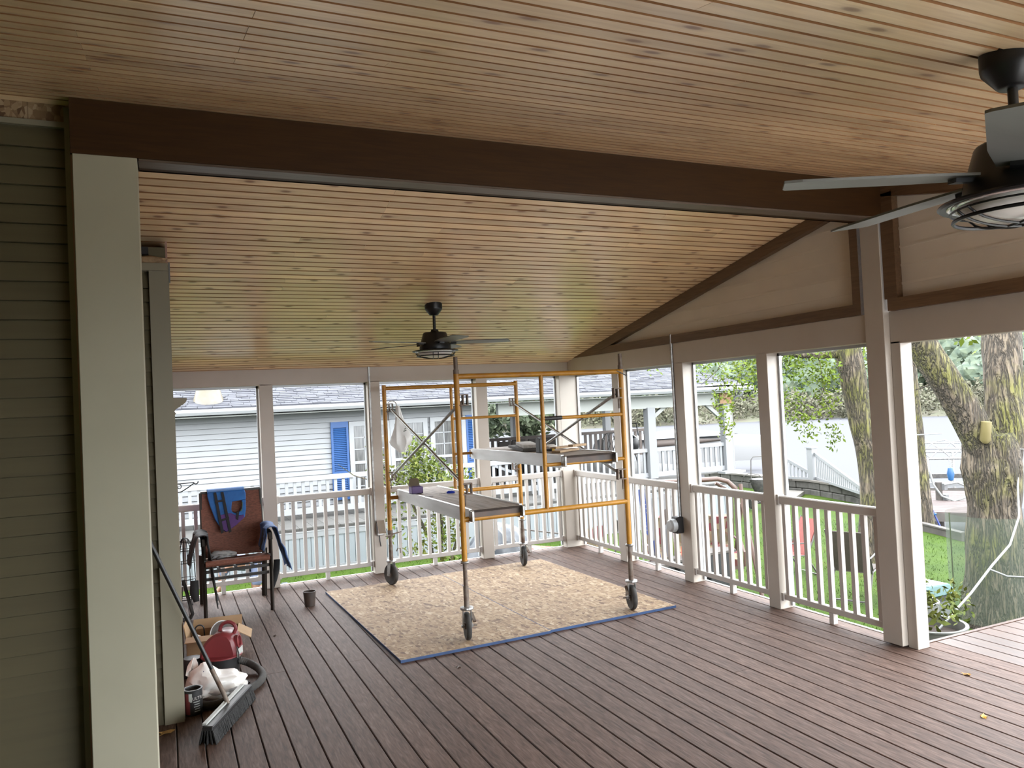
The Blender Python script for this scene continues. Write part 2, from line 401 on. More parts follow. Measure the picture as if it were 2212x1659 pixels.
def single(mb, name, mat, base, label, cat, group=None, kind=None, smooth=False, bevel=0.):
    """a thing that is one mesh, its origin at its base"""
    base = Vector(base); mb.v = [tuple(Vector(v) - base) for v in mb.v]
    o = mb.build(name, mat, smooth=smooth, bevel=bevel); o.location = base
    return tag(o, label, cat, group, kind)
def copy_mesh(src, loc, parent, rot=None, name=None):
    """another piece that shares the first one's mesh data (loc in world coordinates)"""
    o = src.copy(); COL.objects.link(o); o.parent = parent
    o.location = Vector(loc) - (ORI.get(parent.name, Vector((0, 0, 0))) if parent else Vector((0, 0, 0)))
    if rot is not None: o.rotation_euler = rot
    return o
def rz(a): return Matrix.Rotation(a, 3, 'Z')
def B(*a): return MB().box(*a)
def arc(c, r, a0, a1, n, ax='xz'):
    o = []
    for i in range(n + 1):
        a = a0 + (a1 - a0) * i / n; p = [c[0], c[1], c[2]]
        i0, i1 = 'xyz'.index(ax[0]), 'xyz'.index(ax[1])
        p[i0] += r * math.cos(a); p[i1] += r * math.sin(a); o.append(tuple(p))
    return o
# ------------------------------------------------------------------ the porch itself
XR, YB, RIDGE_Y, RIDGE_Z, SL = 4.555, 8.36, 3.82, 3.225, .2095
ANG = math.atan(SL)
def ceil_z(y): return RIDGE_Z - SL * abs(y - RIDGE_Y)
# --- deck boards, each one a piece of the floor
PITCH_B = .1424
fl = thing('floor', 'brown grooved composite deck boards of the covered porch floor', 'floor', (0, 0, 0), kind='structure')
def deck_piece(x0, ya, yb, mat):
    b = MB(); c = .004; x1 = x0 + PITCH_B - .0055
    prof = [(0, -.025), (x1 - x0, -.025), (x1 - x0, -c), (x1 - x0 - c, 0), (c, 0), (0, -c)]
    b.prism([(px, 0, pz) for px, pz in prof], (0, yb - ya, 0))
    o = b.build('deck_board', mat, fl); o.location = (x0 + .00275, ya, 0); return o
rb = random.Random(3)
protos = {}
for k in range(-10, 57):
    x0 = k * PITCH_B
    outside = x0 > 4.66
    ya, yb = (-.9, 3.73) if outside else (-.9 if x0 > -.4 else 3.9, 8.47)
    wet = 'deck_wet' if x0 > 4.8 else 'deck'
    cuts = [ya]
    if rb.random() < .5 and not outside: cuts.append(rb.choice((1.4, 2.6, 3.9, 4.7, 5.6, 6.6)) + rb.uniform(-.1, .1))
    cuts.append(yb)
    for a, b_ in zip(cuts[:-1], cuts[1:]):
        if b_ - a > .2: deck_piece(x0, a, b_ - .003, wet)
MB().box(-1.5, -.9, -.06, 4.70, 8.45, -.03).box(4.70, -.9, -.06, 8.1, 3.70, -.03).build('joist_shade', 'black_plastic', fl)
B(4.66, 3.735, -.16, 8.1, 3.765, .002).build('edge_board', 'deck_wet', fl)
MB().box(-1.5, 8.475, -.22, 4.74, 8.50, .003).build('edge_board', 'white_rail', fl, label='white edge strip along the back of the deck')
MB().box(4.705, 3.78, -.22, 4.73, 8.475, .003).build('edge_board', 'white_rail', fl, label='white edge strip along the lake side of the deck')
# --- ceilings: narrow pine planks running with the ridge
def plank_mesh(L):
    b = MB(); w_ = .0792; c = .006; t_ = .016
    prof = [(0, t_), (0, c), (c, 0), (w_ - c, 0), (w_, c), (w_, .0095), (w_ + .0032, .0095), (w_ + .0032, t_)]   # bottom face down
    b.prism([(0, py, pz) for py, pz in prof], (L, 0, 0)); return b
LENS = [.9, 1.3, 1.75, 2.2, 2.65, 3.1, 3.6, 4.2]
PM = {}
def place_plank(parent, L, x, s, near, sx=1.):
    """s = distance down the slope from the ridge"""
    if L not in PM:
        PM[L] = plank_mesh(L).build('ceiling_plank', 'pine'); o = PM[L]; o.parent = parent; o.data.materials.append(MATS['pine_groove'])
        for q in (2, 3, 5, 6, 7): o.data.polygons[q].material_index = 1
    else:
        o = PM[L].copy(); COL.objects.link(o); o.parent = parent
    o.scale = (sx, 1, 1)
    if near:  # slope falls towards -y ; local y runs uphill
        o.rotation_euler = (ANG, 0, 0)
        y = RIDGE_Y - (s + .0825) * math.cos(ANG); z = RIDGE_Z - (s + .0825) * math.sin(ANG)
    else:
        o.rotation_euler = (-ANG, 0, 0)
        y = RIDGE_Y + s * math.cos(ANG); z = RIDGE_Z - s * math.sin(ANG)
    o.location = Vector((x, y, z)) - ORI[parent.name]
def plank_rows(parent, x0, x1, smax, near, seed):
    r = random.Random(seed); n = int(smax / .0825)
    for i in range(n + 1):
        x = x0
        first = True
        while x < x1 - .01:
            L = r.choice(LENS[2:] if first else LENS[4:]); first = False
            rem = x1 - x
            if L > rem - .35:
                q = min(LENS, key=lambda q: abs(q - rem)); place_plank(parent, q, x, i * .0825, near, rem / q); break
            place_plank(parent, L, x, i * .0825, near, (L - .0015) / L); x += L
cn = thing('ceiling', 'knotty pine plank ceiling sloping down on the near side of the brown beam', 'ceiling', (0, RIDGE_Y, RIDGE_Z), kind='structure')
plank_rows(cn, -2.4, XR + .03, 4.62, True, 5)
cf = thing('ceiling', 'knotty pine plank ceiling sloping down beyond the brown beam to the back railing', 'ceiling', (0, RIDGE_Y, RIDGE_Z), kind='structure')
plank_rows(cf, -.9, XR + .03, 4.66, False, 9)
# --- roof deck over the planks
rf = thing('roof', 'porch roof deck above the pine ceiling', 'roof', (0, RIDGE_Y, RIDGE_Z + .1), kind='structure')
for sg in (-1, 1):
    y1 = RIDGE_Y + sg * 4.95
    z1 = RIDGE_Z - SL * 4.95
    MB().prism([(-3.2, RIDGE_Y, RIDGE_Z + .03), (-3.2, y1, z1 + .03), (-3.2, y1, z1 + .16), (-3.2, RIDGE_Y, RIDGE_Z + .16)], (8.35, 0, 0)).build('roof_slope', 'shingle', rf)
# --- ridge beam
bm_ = thing('beam', 'dark brown wrapped ridge beam crossing the porch ceiling', 'beam', (2, 3.8, 2.96), kind='structure')
B(-.33, 3.72, 2.962, 4.60, 3.74, 3.245).build('front_board', 'beam_stain', bm_)
B(-.33, 3.74, 2.975, 4.57, 3.90, 3.26).build('core', 'beam_stain', bm_)
B(-.07, 3.722, 2.95, 4.555, 3.83, 2.964).build('bottom_board', 'beam_sheen', bm_, bevel=.004)
B(-.07, 3.83, 2.962, 4.555, 3.92, 2.976).build('bottom_board', 'beam_stain', bm_)
B(-.33, 3.90, 2.962, 4.57, 3.92, 3.245).build('back_board', 'beam_stain', bm_)
# --- house wall on the left
wl = thing('wall_left', 'house wall with tan lap siding on the left of the porch', 'wall', (-.5, 3.85, 0), kind='structure')
def lap(parent, p0, p1, z, exp, mat, out, th=.020):
    """one siding course from p0 to p1 (plan points), its butt edge standing out"""
    p0, p1 = Vector((*p0, z)), Vector((*p1, z)); o = Vector((*out, 0))
    b = MB(); e = p1 - p0
    poly = [p0, p0 + o * th, p0 + o * (th * .35) + V(0, 0, exp - .004), p0 + V(0, 0, exp - .004)]
    b.prism(poly, e); return b.build('siding_board', mat, parent)
MB().box(-3, 3.87, -.05, -.30, 5.10, 3.20).box(-3, 5.09, -.05, .035, 8.48, 2.85).build('sheathing', 'tan_siding', wl)
z = .0
while z < 3.10: lap(wl, (-2.4, 3.868), (-.345, 3.868), z, .0838, 'tan_siding', (0, -1)); z += .0838
z = .0
while z < 2.66: lap(wl, (-.30, 5.088), (-.055, 5.088), z, .0838, 'tan_siding', (0, -1)); z += .0838
B(-2.4, 3.845, 3.11, -.35, 3.868, 3.135).build('trim_channel', 'tan_trim', wl)
B(-2.4, 3.862, 3.135, -.345, 3.872, 3.26).build('chipboard_strip', 'osb', wl, label='bare chipboard strip above the siding')
MB().box(-.362, 3.838, 0, -.342, 3.870, 3.2).box(-.342, 3.80, 0, -.332, 3.87, 2.96).build('trim_channel', 'tan_trim', wl)
B(-.333, 3.745, 0, -.325, 3.80, 2.962).build('foam_edge', 'pink_foam', wl)
MB().box(-.06, 5.052, 0, .047, 5.090, 2.735).box(.032, 5.09, 0, .050, 5.14, 2.735).build('corner_board', 'tan_trim', wl)
MB().box(-.30, 5.04, 2.70, .045, 5.09, 2.745).build('trim_channel', 'tan_trim', wl)
MB().blob((-.05, 5.07, 2.765), (.10, .03, .03), .4, 3, 2, 4).blob((-.17, 5.07, 2.77), (.08, .03, .028), .4, 3, 2, 8).build('wood_debris', 'cut_wood', wl, kind='stuff')
B(-.30, 5.06, 2.80, -.058, 5.12, 2.845).build('vent_slot', 'black_plastic', wl)
MB().box(.047, 5.09, 2.64, .058, 5.14, 2.76).build('torn_wrap', 'house_white', wl)
B(.035, 5.14, 0, .046, 8.36, 2.9).build('wall_face', 'pink_foam', wl)
MB().box(-2.6, -1.0, -.05, -2.45, 3.87, 3.3).box(-2.6, -1.1, -.05, 1.6, -.95, 2.45).build('sheathing', 'tan_siding', wl)
# door head with a moulded cornice on the far part of the house wall
d1 = thing('door_1', 'doorway with a moulded white head on the house wall beside the chair', 'door', (.06, 6.7, 0), kind='structure')
prof = [(.04, 1.83), (.066, 1.83), (.078, 1.845), (.066, 1.86), (.075, 1.875), (.09, 1.89), (.11, 1.90), (.125, 1.915), (.145, 1.925), (.155, 1.945), (.155, 1.96), (.04, 1.965)]
MB().prism([(px, 6.3, pz) for px, pz in prof], (0, .95, 0)).build('cornice', 'tan_trim', d1)
MB().box(.046, 6.38, 0, .070, 6.46, 1.83).box(.046, 7.09, 0, .070, 7.17, 1.83).build('casing', 'tan_trim', d1)
B(.046, 6.46, 0, .056, 7.09, 1.83).build('door_panel', 'tan_trim', d1)
# --- the wrapped column under the beam
c0 = thing('column', 'thick white wrapped column standing under the left end of the beam', 'column', (-.2, 3.8, 0), kind='structure')
B(-.325, 3.72, -.02, -.074, 3.90, 2.963).build('column_wrap', 'column_wrap', c0, bevel=.003)
# --- posts and headers, back side and lake side
wb = thing('wall_back', 'open back side of the porch with white posts and header', 'wall', (2.3, YB, 0), kind='structure')
wr = thing('wall_right', 'open lake side of the porch with white posts, header and gable', 'wall', (XR, 5, 0), kind='structure')
POSTB = [(.90, 1.036), (2.045, 2.18), (3.33, 3.467), (4.43, 4.567)]
for a, b_ in POSTB[:3]: B(a, YB, 0, b_, YB + .13, 2.12).build('post', 'white_paint', wb, bevel=.003)
B(.03, YB, 0, .07, YB + .13, 2.12).build('post', 'white_paint', wb, bevel=.003)
B(4.43, YB, 0, 4.69, YB + .13, 2.12).build('post', 'white_paint', wb, bevel=.003)
for a, b_ in ((.03, 2.055), (2.075, 4.69)): B(a, YB, 2.108, b_, YB + .13, 2.285).build('header_board', 'white_paint', wb, bevel=.003)
POSTR = [(7.217, 7.347), (6.052, 6.188), (4.913, 5.04)]
for a, b_ in POSTR: B(XR, a, 0, XR + .135, b_, 2.12).build('post', 'white_paint', wr, bevel=.003)
B(4.536, 3.748, .012, 4.69, 3.905, 2.963).build('post', 'white_paint', wr, bevel=.003, label='tall post carrying the beam')
B(4.589, 3.672, 0, 4.703, 3.747, 2.10).build('post', 'white_paint', wr, bevel=.003, label='white jamb post of the open side')
B(XR, 3.905, 2.110, XR + .135, 8.36, 2.312).build('header_board', 'white_paint', wr, bevel=.003)
B(4.589, -.75, 2.085, 4.69, 3.748, 2.312).build('header_board', 'white_paint', wr, bevel=.003)
# screen tracks beside the posts
def track(*a): B(*a).build('screen_track', 'screen_track', wr if a[0] > 4.6 else wb)
for (a, b_) in POSTR + [(8.36, 8.5)]: track(4.668, a - .022, .02, 4.694, a - .001, 2.108)
for (a, b_) in POSTB[:3] + [(4.43, 0)]: track(a - .020, 8.462, .02, a - .001, 8.486, 2.108)
for a, b_ in ((.07, .9), (1.036, 2.045), (2.18, 3.33), (3.467, 4.43)): track(a, 8.462, 2.085, b_, 8.486, 2.108)
for a, b_ in ((7.347, 8.36), (6.188, 7.217), (5.04, 6.052), (3.905, 4.913)): track(4.668, a, 2.088, 4.694, b_, 2.110)
# gable: lap boards framed in brown
def gable_boards(ya, yb, top):
    z0 = 2.36
    B(XR + .06, ya, 2.30, XR + .09, yb, 3.0).build('gable_backing', 'panel_white', wr)
    while z0 < 3.14:
        yl, yh = ya, yb
        def zt(y): return ceil_z(y) + .01
        z1 = z0 + .125
        # clip the course to the sloping ceiling
        if top == 'far':
            yh = min(yb, RIDGE_Y + (RIDGE_Z - z0) / SL)
            if yh - yl > .05:
                yh1 = min(yb, RIDGE_Y + (RIDGE_Z - z1) / SL)
                MB().prism([(XR + .045, yl, z0), (XR + .045, yh, z0), (XR + .045, max(yh1, yl + .01), z1), (XR + .045, yl, z1)], (.03, 0, 0)).build('siding_board', 'panel_white', wr).rotation_euler = (0, 0, 0)
        else:
            yl = max(ya, RIDGE_Y - (RIDGE_Z - z0) / SL)
            if yh - yl > .05:
                yl1 = max(ya, RIDGE_Y - (RIDGE_Z - z1) / SL)
                MB().prism([(XR + .045, yl, z0), (XR + .045, yh, z0), (XR + .045, yh, z1), (XR + .045, min(yl1, yh - .01), z1)], (.03, 0, 0)).build('siding_board', 'panel_white', wr)
        # slight lap shadow line
        MB().box(XR + .040, yl, z0 - .004, XR + .047, yh, z0 + .012).build('lap_edge', 'panel_white', wr)
        z0 = z1
gable_boards(3.93, 8.3, 'far'); gable_boards(-.7, 3.72, 'near')
TX0, TX1 = XR - .012, XR + .045
MB().prism([(TX0, 3.935, 2.311), (TX0, 8.178, 2.311), (TX0, 7.796, 2.392), (TX0, 3.935, 2.392)], (TX1 - TX0, 0, 0)).build('trim_board', 'trim_brown', wr)
MB().prism([(TX0 - .002, 8.178, 2.312), (TX0 - .002, 3.93, ceil_z(3.93) - .003), (TX0 - .002, 3.93, ceil_z(3.93) - .095), (TX0 - .002, 7.725, 2.312)], (TX1 - TX0, 0, 0)).build('trim_board', 'trim_brown', wr)
B(TX0, 3.935, 2.392, TX1, 4.005, 3.09).build('trim_board', 'trim_brown', wr)
B(TX0, -.7, 2.310, TX1, 3.715, 2.392).build('trim_board', 'trim_brown', wr)
B(TX0, 3.635, 2.392, TX1, 3.735, 3.12).build('trim_board', 'trim_brown', wr)
MB().prism([(TX0, -.7, ceil_z(-.7) - .005), (TX0, 3.72, ceil_z(3.72) - .005), (TX0, 3.72, ceil_z(3.72) - .10), (TX0, .0, ceil_z(0) - .10), (TX0, -.7, 2.30)], (TX1 - TX0, 0, 0)).build('trim_board', 'trim_brown', wr)
# --- railings
def railing(a, b_, side, label, blocks=1, left_end=True):
    """a..b_ along x at the back, along y on the lake side"""
    L = b_ - a
    base = ((a + b_) / 2, 8.425, 0) if side == 'b' else (4.605, (a + b_) / 2, 0)
    t = thing('railing', label, 'railing', base, 'white porch railing sections')
    c = 8.425 if side == 'b' else 4.605
    def bx(u0, v0, z0, u1, v1, z1, nm, mat='white_rail', bev=0.):
        m = MB().box(u0, c + v0, z0, u1, c + v1, z1) if side == 'b' else MB().box(c + v0, u0, z0, c + v1, u1, z1)
        return m.build(nm, mat, t, bevel=bev)
    bx(a, -.026, .868, b_, .026, .935, 'top_rail', bev=.008)
    bx(a, -.022, .082, b_, .022, .128, 'bottom_rail', bev=.004)
    n = max(2, round(L / .112)); st = L / n
    first = None
    for i in range(n):
        u = a + st * (i + .5)
        if first is None: first = bx(u - .017, -.017, .128, u + .017, .017, .868, 'baluster'); u_first = u
        else:
            o = first.copy(); COL.objects.link(o); o.parent = t
            o.location = (u - u_first, 0, 0) if side == 'b' else (0, u - u_first, 0)
    for u, e in ((a, 1), (b_, -1)):
        for z0, z1 in ((.86, .943), (.074, .136)):
            bx(min(u, u + e * .022), -.034, z0, max(u, u + e * .022), .034, z1, 'bracket')
    bx((a + b_) / 2 - .021, -.021, 0, (a + b_) / 2 + .021, .021, .082, 'support_block')
railing(.07, .90, 'b', 'white railing section behind the brown sling chair')
railing(1.036, 2.045, 'b', 'white railing section between the first two back posts, behind the dark can')
railing(2.18, 3.33, 'b', 'white railing section behind the low scaffold plank, in front of the bush')
railing(3.467, 4.43, 'b', 'white back railing section next to the far corner, in front of the grey tarp')
railing(7.347, 8.36, 'r', 'white lake-side railing section next to the far corner')
railing(6.188, 7.217, 'r', 'white lake-side railing section in front of the hanging flag')
railing(5.04, 6.052, 'r', 'white lake-side railing section in front of the garden swing')
railing(3.905, 4.913, 'r', 'white lake-side railing section in front of the red and taupe lawn chairs')
# --- conduits with outlet boxes
t = thing('outlet_box', 'weatherproof outlet with a clear bubble cover and grey conduit on the lake-side post', 'outlet', (4.55, 6.2, 0), 'weatherproof outlets on posts')
MB().tube([(4.548, 6.205, 2.40), (4.548, 6.205, .60)], .012, 8).box(4.552, 6.188, .60, 4.60, 6.225, 2.31).build('conduit', 'galvanised', t, smooth=True)
MB().box(4.47, 6.155, .46, 4.553, 6.245, .62).build('back_box', 'black_plastic', t, bevel=.008)
MB().lathe([(.0, -.062), (.045, -.06), (.062, -.045), (.066, 0)], (4.47, 6.20, .54), 16, Matrix.Rotation(PI / 2, 3, 'Y')).build('bubble_cover', 'screen_track', t, smooth=True)
t = thing('outlet_box', 'weatherproof outlet with an open grey cover on the back post behind the scaffold', 'outlet', (2.09, 8.35, 0), 'weatherproof outlets on posts')
MB().box(2.056, 8.347, .56, 2.074, 8.362, 2.285).build('conduit', 'galvanised', t)
MB().box(2.07, 8.315, .42, 2.15, 8.36, .56).build('back_box', 'galvanised', t, bevel=.006)
MB().obox((2.11, 8.275, .52), (.042, .006, .075), Matrix.Rotation(-.5, 3, 'X')).build('cover', 'chrome', t, bevel=.003)
MB().tube([(2.10, 8.34, .42), (2.10, 8.33, .36), (2.11, 8.335, .30)], .006, 6).build('cord', 'black_plastic', t)
# ------------------------------------------------------------------ ceiling fans
def make_fan(cx, cy, angs, label):
    cz = ceil_z(cy)
    t = thing('ceiling_fan', label, 'ceiling fan', (cx, cy, cz), 'matching black ceiling fans')
    c = (cx, cy, cz)
    MB().lathe([(.022, -.094), (.034, -.093), (.040, -.088), (.074, -.044), (.077, -.030), (.077, .016)], c, 28).build('canopy', 'black_metal', t, smooth=True)
    MB().lathe([(.013, -.245), (.013, -.09)], c, 14).build('downrod', 'black_metal', t, smooth=True)
    MB().lathe([(.046, -.262), (.043, -.255), (.030, -.218), (.014, -.214)], c, 24).build('collar', 'black_metal', t, smooth=True)
    MB().lathe([(.0, -.392), (.135, -.392), (.138, -.375), (.133, -.345), (.128, -.335), (.103, -.252), (.098, -.246), (.088, -.243), (.0, -.243)], c, 36).build('motor_housing', 'black_metal', t, smooth=True)
    ft = MB().lathe([(.120, -.388), (.198, -.400), (.202, -.406), (.196, -.411), (.150, -.404), (.120, -.398)], c, 40).build('rim_plate', 'black_metal', t, smooth=True)
    MB().lathe([(.150, -.404), (.178, -.409), (.168, -.413), (.150, -.410)], c, 36).build('reflector', 'chrome', ft, smooth=True)
    gl = MB().lathe([(.152, -.402), (.150, -.418), (.135, -.436), (.105, -.450), (.06, -.460), (.0, -.463)], c, 32).build('glass_shade', 'frosted_glass', t, smooth=True)
    cg = MB().tube([(cx + .163 * math.cos(2 * PI * k / 32), cy + .163 * math.sin(2 * PI * k / 32), cz - .448) for k in range(32)], .0055, 6, closed=True)
    cg.tube([(cx + .170 * math.cos(2 * PI * k / 32), cy + .170 * math.sin(2 * PI * k / 32), cz - .424) for k in range(32)], .003, 6, closed=True)
    for ang in (-.32, -.32 + PI / 2):
        for off in (-.022, .022):
            ca, sa = math.cos(ang), math.sin(ang); pts = []
            for i in range(15):
                u = -1 + 2 * i / 14; R = .172
                pts.append((cx + ca * u * R - sa * off, cy + sa * u * R + ca * off, cz - .405 - .068 * math.sqrt(max(0, 1 - u * u * .92)) ))
            cg.tube(pts, .0036, 6)
    cg.build('cage', 'black_metal', t, smooth=True)
    for a0 in angs:
        a = math.radians(a0); m = rz(a) @ Matrix.Rotation(math.radians(-6), 3, 'X')
        b = MB(); top = []
        for i in range(13):     # blade outline
            u = i / 12; x = .135 + u * .535
            wl_ = .050 + .018 * min(1, u * 3.2)
            if u > .97: wl_ -= .012
            top.append((x, wl_))
        out_ = [(x, y_) for x, y_ in top] + [(x + (.0 if i else -.035), -y_) for i, (x, y_) in enumerate(reversed(top))]
        for sgn, zz in ((1, .003), (-1, -.003)): pass
        poly = [Vector(c) + V(0, 0, -.335) + m @ V(x, y_, -.004) for x, y_ in out_]
        b.prism(poly, m @ V(0, 0, .007))
        bl = b.build('blade', 'fan_blade', t)
        MB().obox(Vector(c) + V(0, 0, -.345) + rz(a) @ V(.135, 0, 0), (.05, .02, .006), m).build('blade_arm', 'black_metal', bl)
    return t
make_fan(2.168, 6.36, (54, 126, 198, 270, 342), 'black ceiling fan with caged light hanging above the scaffold')
make_fan(2.175, 1.335, (84, 156, 213, 295, 12), 'black ceiling fan close to the camera, cut off by the right edge of the photo')

# ------------------------------------------------------------------ chipboard sheets under the scaffold
def osb_sheet(cx, cy, rot, label):
    t = thing('chipboard_sheet', label, 'board', (cx, cy, 0), 'chipboard sheets on the deck'); 
    t.rotation_euler = (0, 0, rot); ORI[t.name] = V(0, 0, 0)
    MB().box(-.606, -1.216, .001, .606, 1.216, .021).build('panel', 'osb', t)
    MB().box(-.6085, -1.2195, .001, .6085, -1.216, .0208).box(-.6085, 1.216, .001, .6085, 1.2195, .0208).box(-.6085, -1.216, .001, -.606, 1.216, .0208).box(.606, -1.216, .001, .6085, 1.216, .0208).build('painted_edge', 'blue_paint', t)
    return t
_r = .0281
osb_sheet(2.6436 - .6095 * math.cos(_r), 6.616 - .6095 * math.sin(_r) - .012, _r, 'chipboard sheet under the left pair of scaffold wheels')
osb_sheet(2.6436 + .6095 * math.cos(_r), 6.616 + .6095 * math.sin(_r) + .006, _r, 'chipboard sheet under the right pair of scaffold wheels')

# ------------------------------------------------------------------ rolling scaffold
sc = thing('scaffold', 'yellow rolling scaffold tower with four casters standing on chipboard', 'scaffold', (2.78, 6.59, .012))
LX = (2.038, 3.515); IN = 2.76; FY = {5.52: True, 7.655: False}
TR = .0215
for y, front in FY.items():
    fr = None
    for i, x in enumerate(LX):
        z0 = (.61, .565)[i] if front else (.555, .525)[i]
        leg = MB().tube([(x, y, z0), (x, y, 2.045)], TR, 14).build('leg', 'scaffold_yellow', sc, smooth=True)
        if front:
            MB().tube([(x, y, 2.04), (x, y, 2.175)], .0165, 12).tube([(x, y, 2.045), (x, y, 2.078)], .022, 12).build('coupling_pin', 'rusty_steel', leg, smooth=True)
        if front and i:
            MB().bar((x - .05, y - .02, 2.03), (x + .05, y - .02, 1.985), .004, .008).build('pin_clip', 'black_metal', leg)
        # leg extension and caster
        jk = MB().tube([(x, y, .27), (x, y, z0 + .01)], .0165, 12).tube([(x, y, .27), (x, y, .43)], .021, 12).build('leg_extension', 'rusty_steel', sc, smooth=True)
        if front or i: MB().tube([(x + .026 * math.cos(q * PI / 6), y + .026 * math.sin(q * PI / 6), z0) for q in range(12)], .011, 7, closed=True).build('lock_ring', 'galvanised', jk, smooth=True)
        if not front and not i:
            MB().tube([(x, y, z0 - .055), (x, y, z0 + .02)], .027, 10).build('lock_collar', 'rusty_steel', jk)
            MB().bar((x - .055, y - .03, z0 - .035), (x + .11, y - .03, z0 + .0), .014, .012).build('lock_lever', 'rusty_steel', jk)
            lv = MB().tube([(x + .05, y - .03, .36), (x + .06, y - .04, .39), (x + .09, y - .04, .385), (x + .09, y - .04, .34)], .005, 6)
            lv.build('lock_pin', 'rusty_steel', jk)
        ya = ((.42, .45), (-.55, -.28))[0 if front else 1][i]
        va = math.atan2(y, x); hd = va + ((.16, .34), (.62, .24))[0 if front else 1][i] * (1, 1)[i]
        d = V(math.cos(hd), math.sin(hd), 0); ax = V(-d.y, d.x, 0)
        wc = V(x, y, .1265) + d * .012
        ca = MB().lathe([(.05, .255), (.053, .262), (.05, .272), (.018, .275)], (x, y, 0), 16)
        for s_ in (-1, 1):
            pa = V(x, y, .257) + ax * .030 * s_; pb = wc + ax * .034 * s_
            ca.bar(pa + d * .0, pb, .045, .005, up=ax)
        ca.bar(wc - ax * .045, wc + ax * .045, .018, .018)
        fk = ca.build('caster', 'galvanised', sc)
        mrot = Matrix((d, V(0, 0, 1), ax)).transposed()
        MB().lathe([(.070, -.016), (.096, -.019), (.104, -.010), (.105, 0), (.104, .010), (.096, .019), (.070, .016)], wc, 32, mrot).build('tyre', 'dark_rubber', fk, smooth=True)
        MB().lathe([(.0, -.014), (.022, -.022), (.026, -.010), (.066, -.008), (.071, -.016), (.071, .016), (.066, .008), (.026, .010), (.022, .022), (.0, .014)], wc, 24, mrot).build('hub', 'rusty_steel', fk, smooth=True)
        sd = 1 if (front and i) else -1
        MB().bar(wc + ax * .04 * sd + d * .02 + V(0, 0, .09), wc + ax * .05 * sd - d * .05 + V(0, 0, .04), .022, .012).bar(wc + ax * .03 * sd, wc + ax * .075 * sd, .012, .012).build('brake_pedal', 'rusty_steel', fk)
    zt, zb = (2.025, .932) if front else (2.012, .90)
    MB().tube([(LX[0], y, zt), (LX[1], y, zt)], TR * .95, 12).build('top_bar', 'scaffold_yellow', sc, smooth=True)
    MB().tube([(LX[0], y, zb), (LX[1], y, zb)], TR * .95, 12).build('bottom_bar', 'scaffold_yellow', sc, smooth=True)
    MB().tube([(IN, y, zb), (IN, y, zt)], .017, 12).build('inner_post', 'scaffold_yellow', sc, smooth=True)
    for z in (1.665, 1.292):
        MB().tube([(IN, y, z), (IN + .04, y, z), (LX[1] - .04, y, z), (LX[1], y, z)], [.019, .0145, .0145, .019], 10).build('rung', 'scaffold_yellow', sc, smooth=True)
    if front: MB().tube([(IN + .012, y, 1.665), (IN + .17, y, 1.665)], .0175, 10).build('tape_wrap', 'black_plastic', sc, smooth=True)
    # brace locks on the legs
    for i, x in enumerate(LX):
        s_ = 1 if i == 0 else -1
        for z in ((1.845, 1.165), (1.815, 1.12))[0 if front else 1]:
            k = MB(); q = lambda d0, d1: (x + min(s_ * d0, s_ * d1), x + max(s_ * d0, s_ * d1))
            for zz in (z + .034, z - .046): a_, b_ = q(0, .085); k.box(a_, y - .02, zz, b_, y + .02, zz + .009)
            for dd in (.076, .040): a_, b_ = q(dd, dd + .010); k.box(a_, y - .016, z - .046, b_, y + .016, z + .040)
            k.bar((x + s_ * .032, y, z - .03), (x + s_ * .032, y, z - .13), .014, .008)
            k.build('brace_lock', 'rusty_steel', sc)
for i, x in enumerate(LX):
    s_ = 1 if i == 0 else -1; xb = x + s_ * .048
    for n_, (za, zb) in enumerate(((1.835, 1.115), (1.16, 1.80))):
        o = .008 if n_ else -.008
        pa, pb = V(xb + o, 5.53, za), V(xb + o, 7.64, zb); d = (pb - pa).normalized()
        MB().tube([pa, pa + d * .05, pa + d * .09, pb - d * .09, pb - d * .05, pb], [.007, .010, .0125, .0125, .010, .007], 10).build('cross_brace', 'galvanised', sc, smooth=True)
    MB().tube([(xb - .02, 6.586, 1.478), (xb + .02, 6.586, 1.478)], .010, 8).build('brace_pivot', 'galvanised', sc)

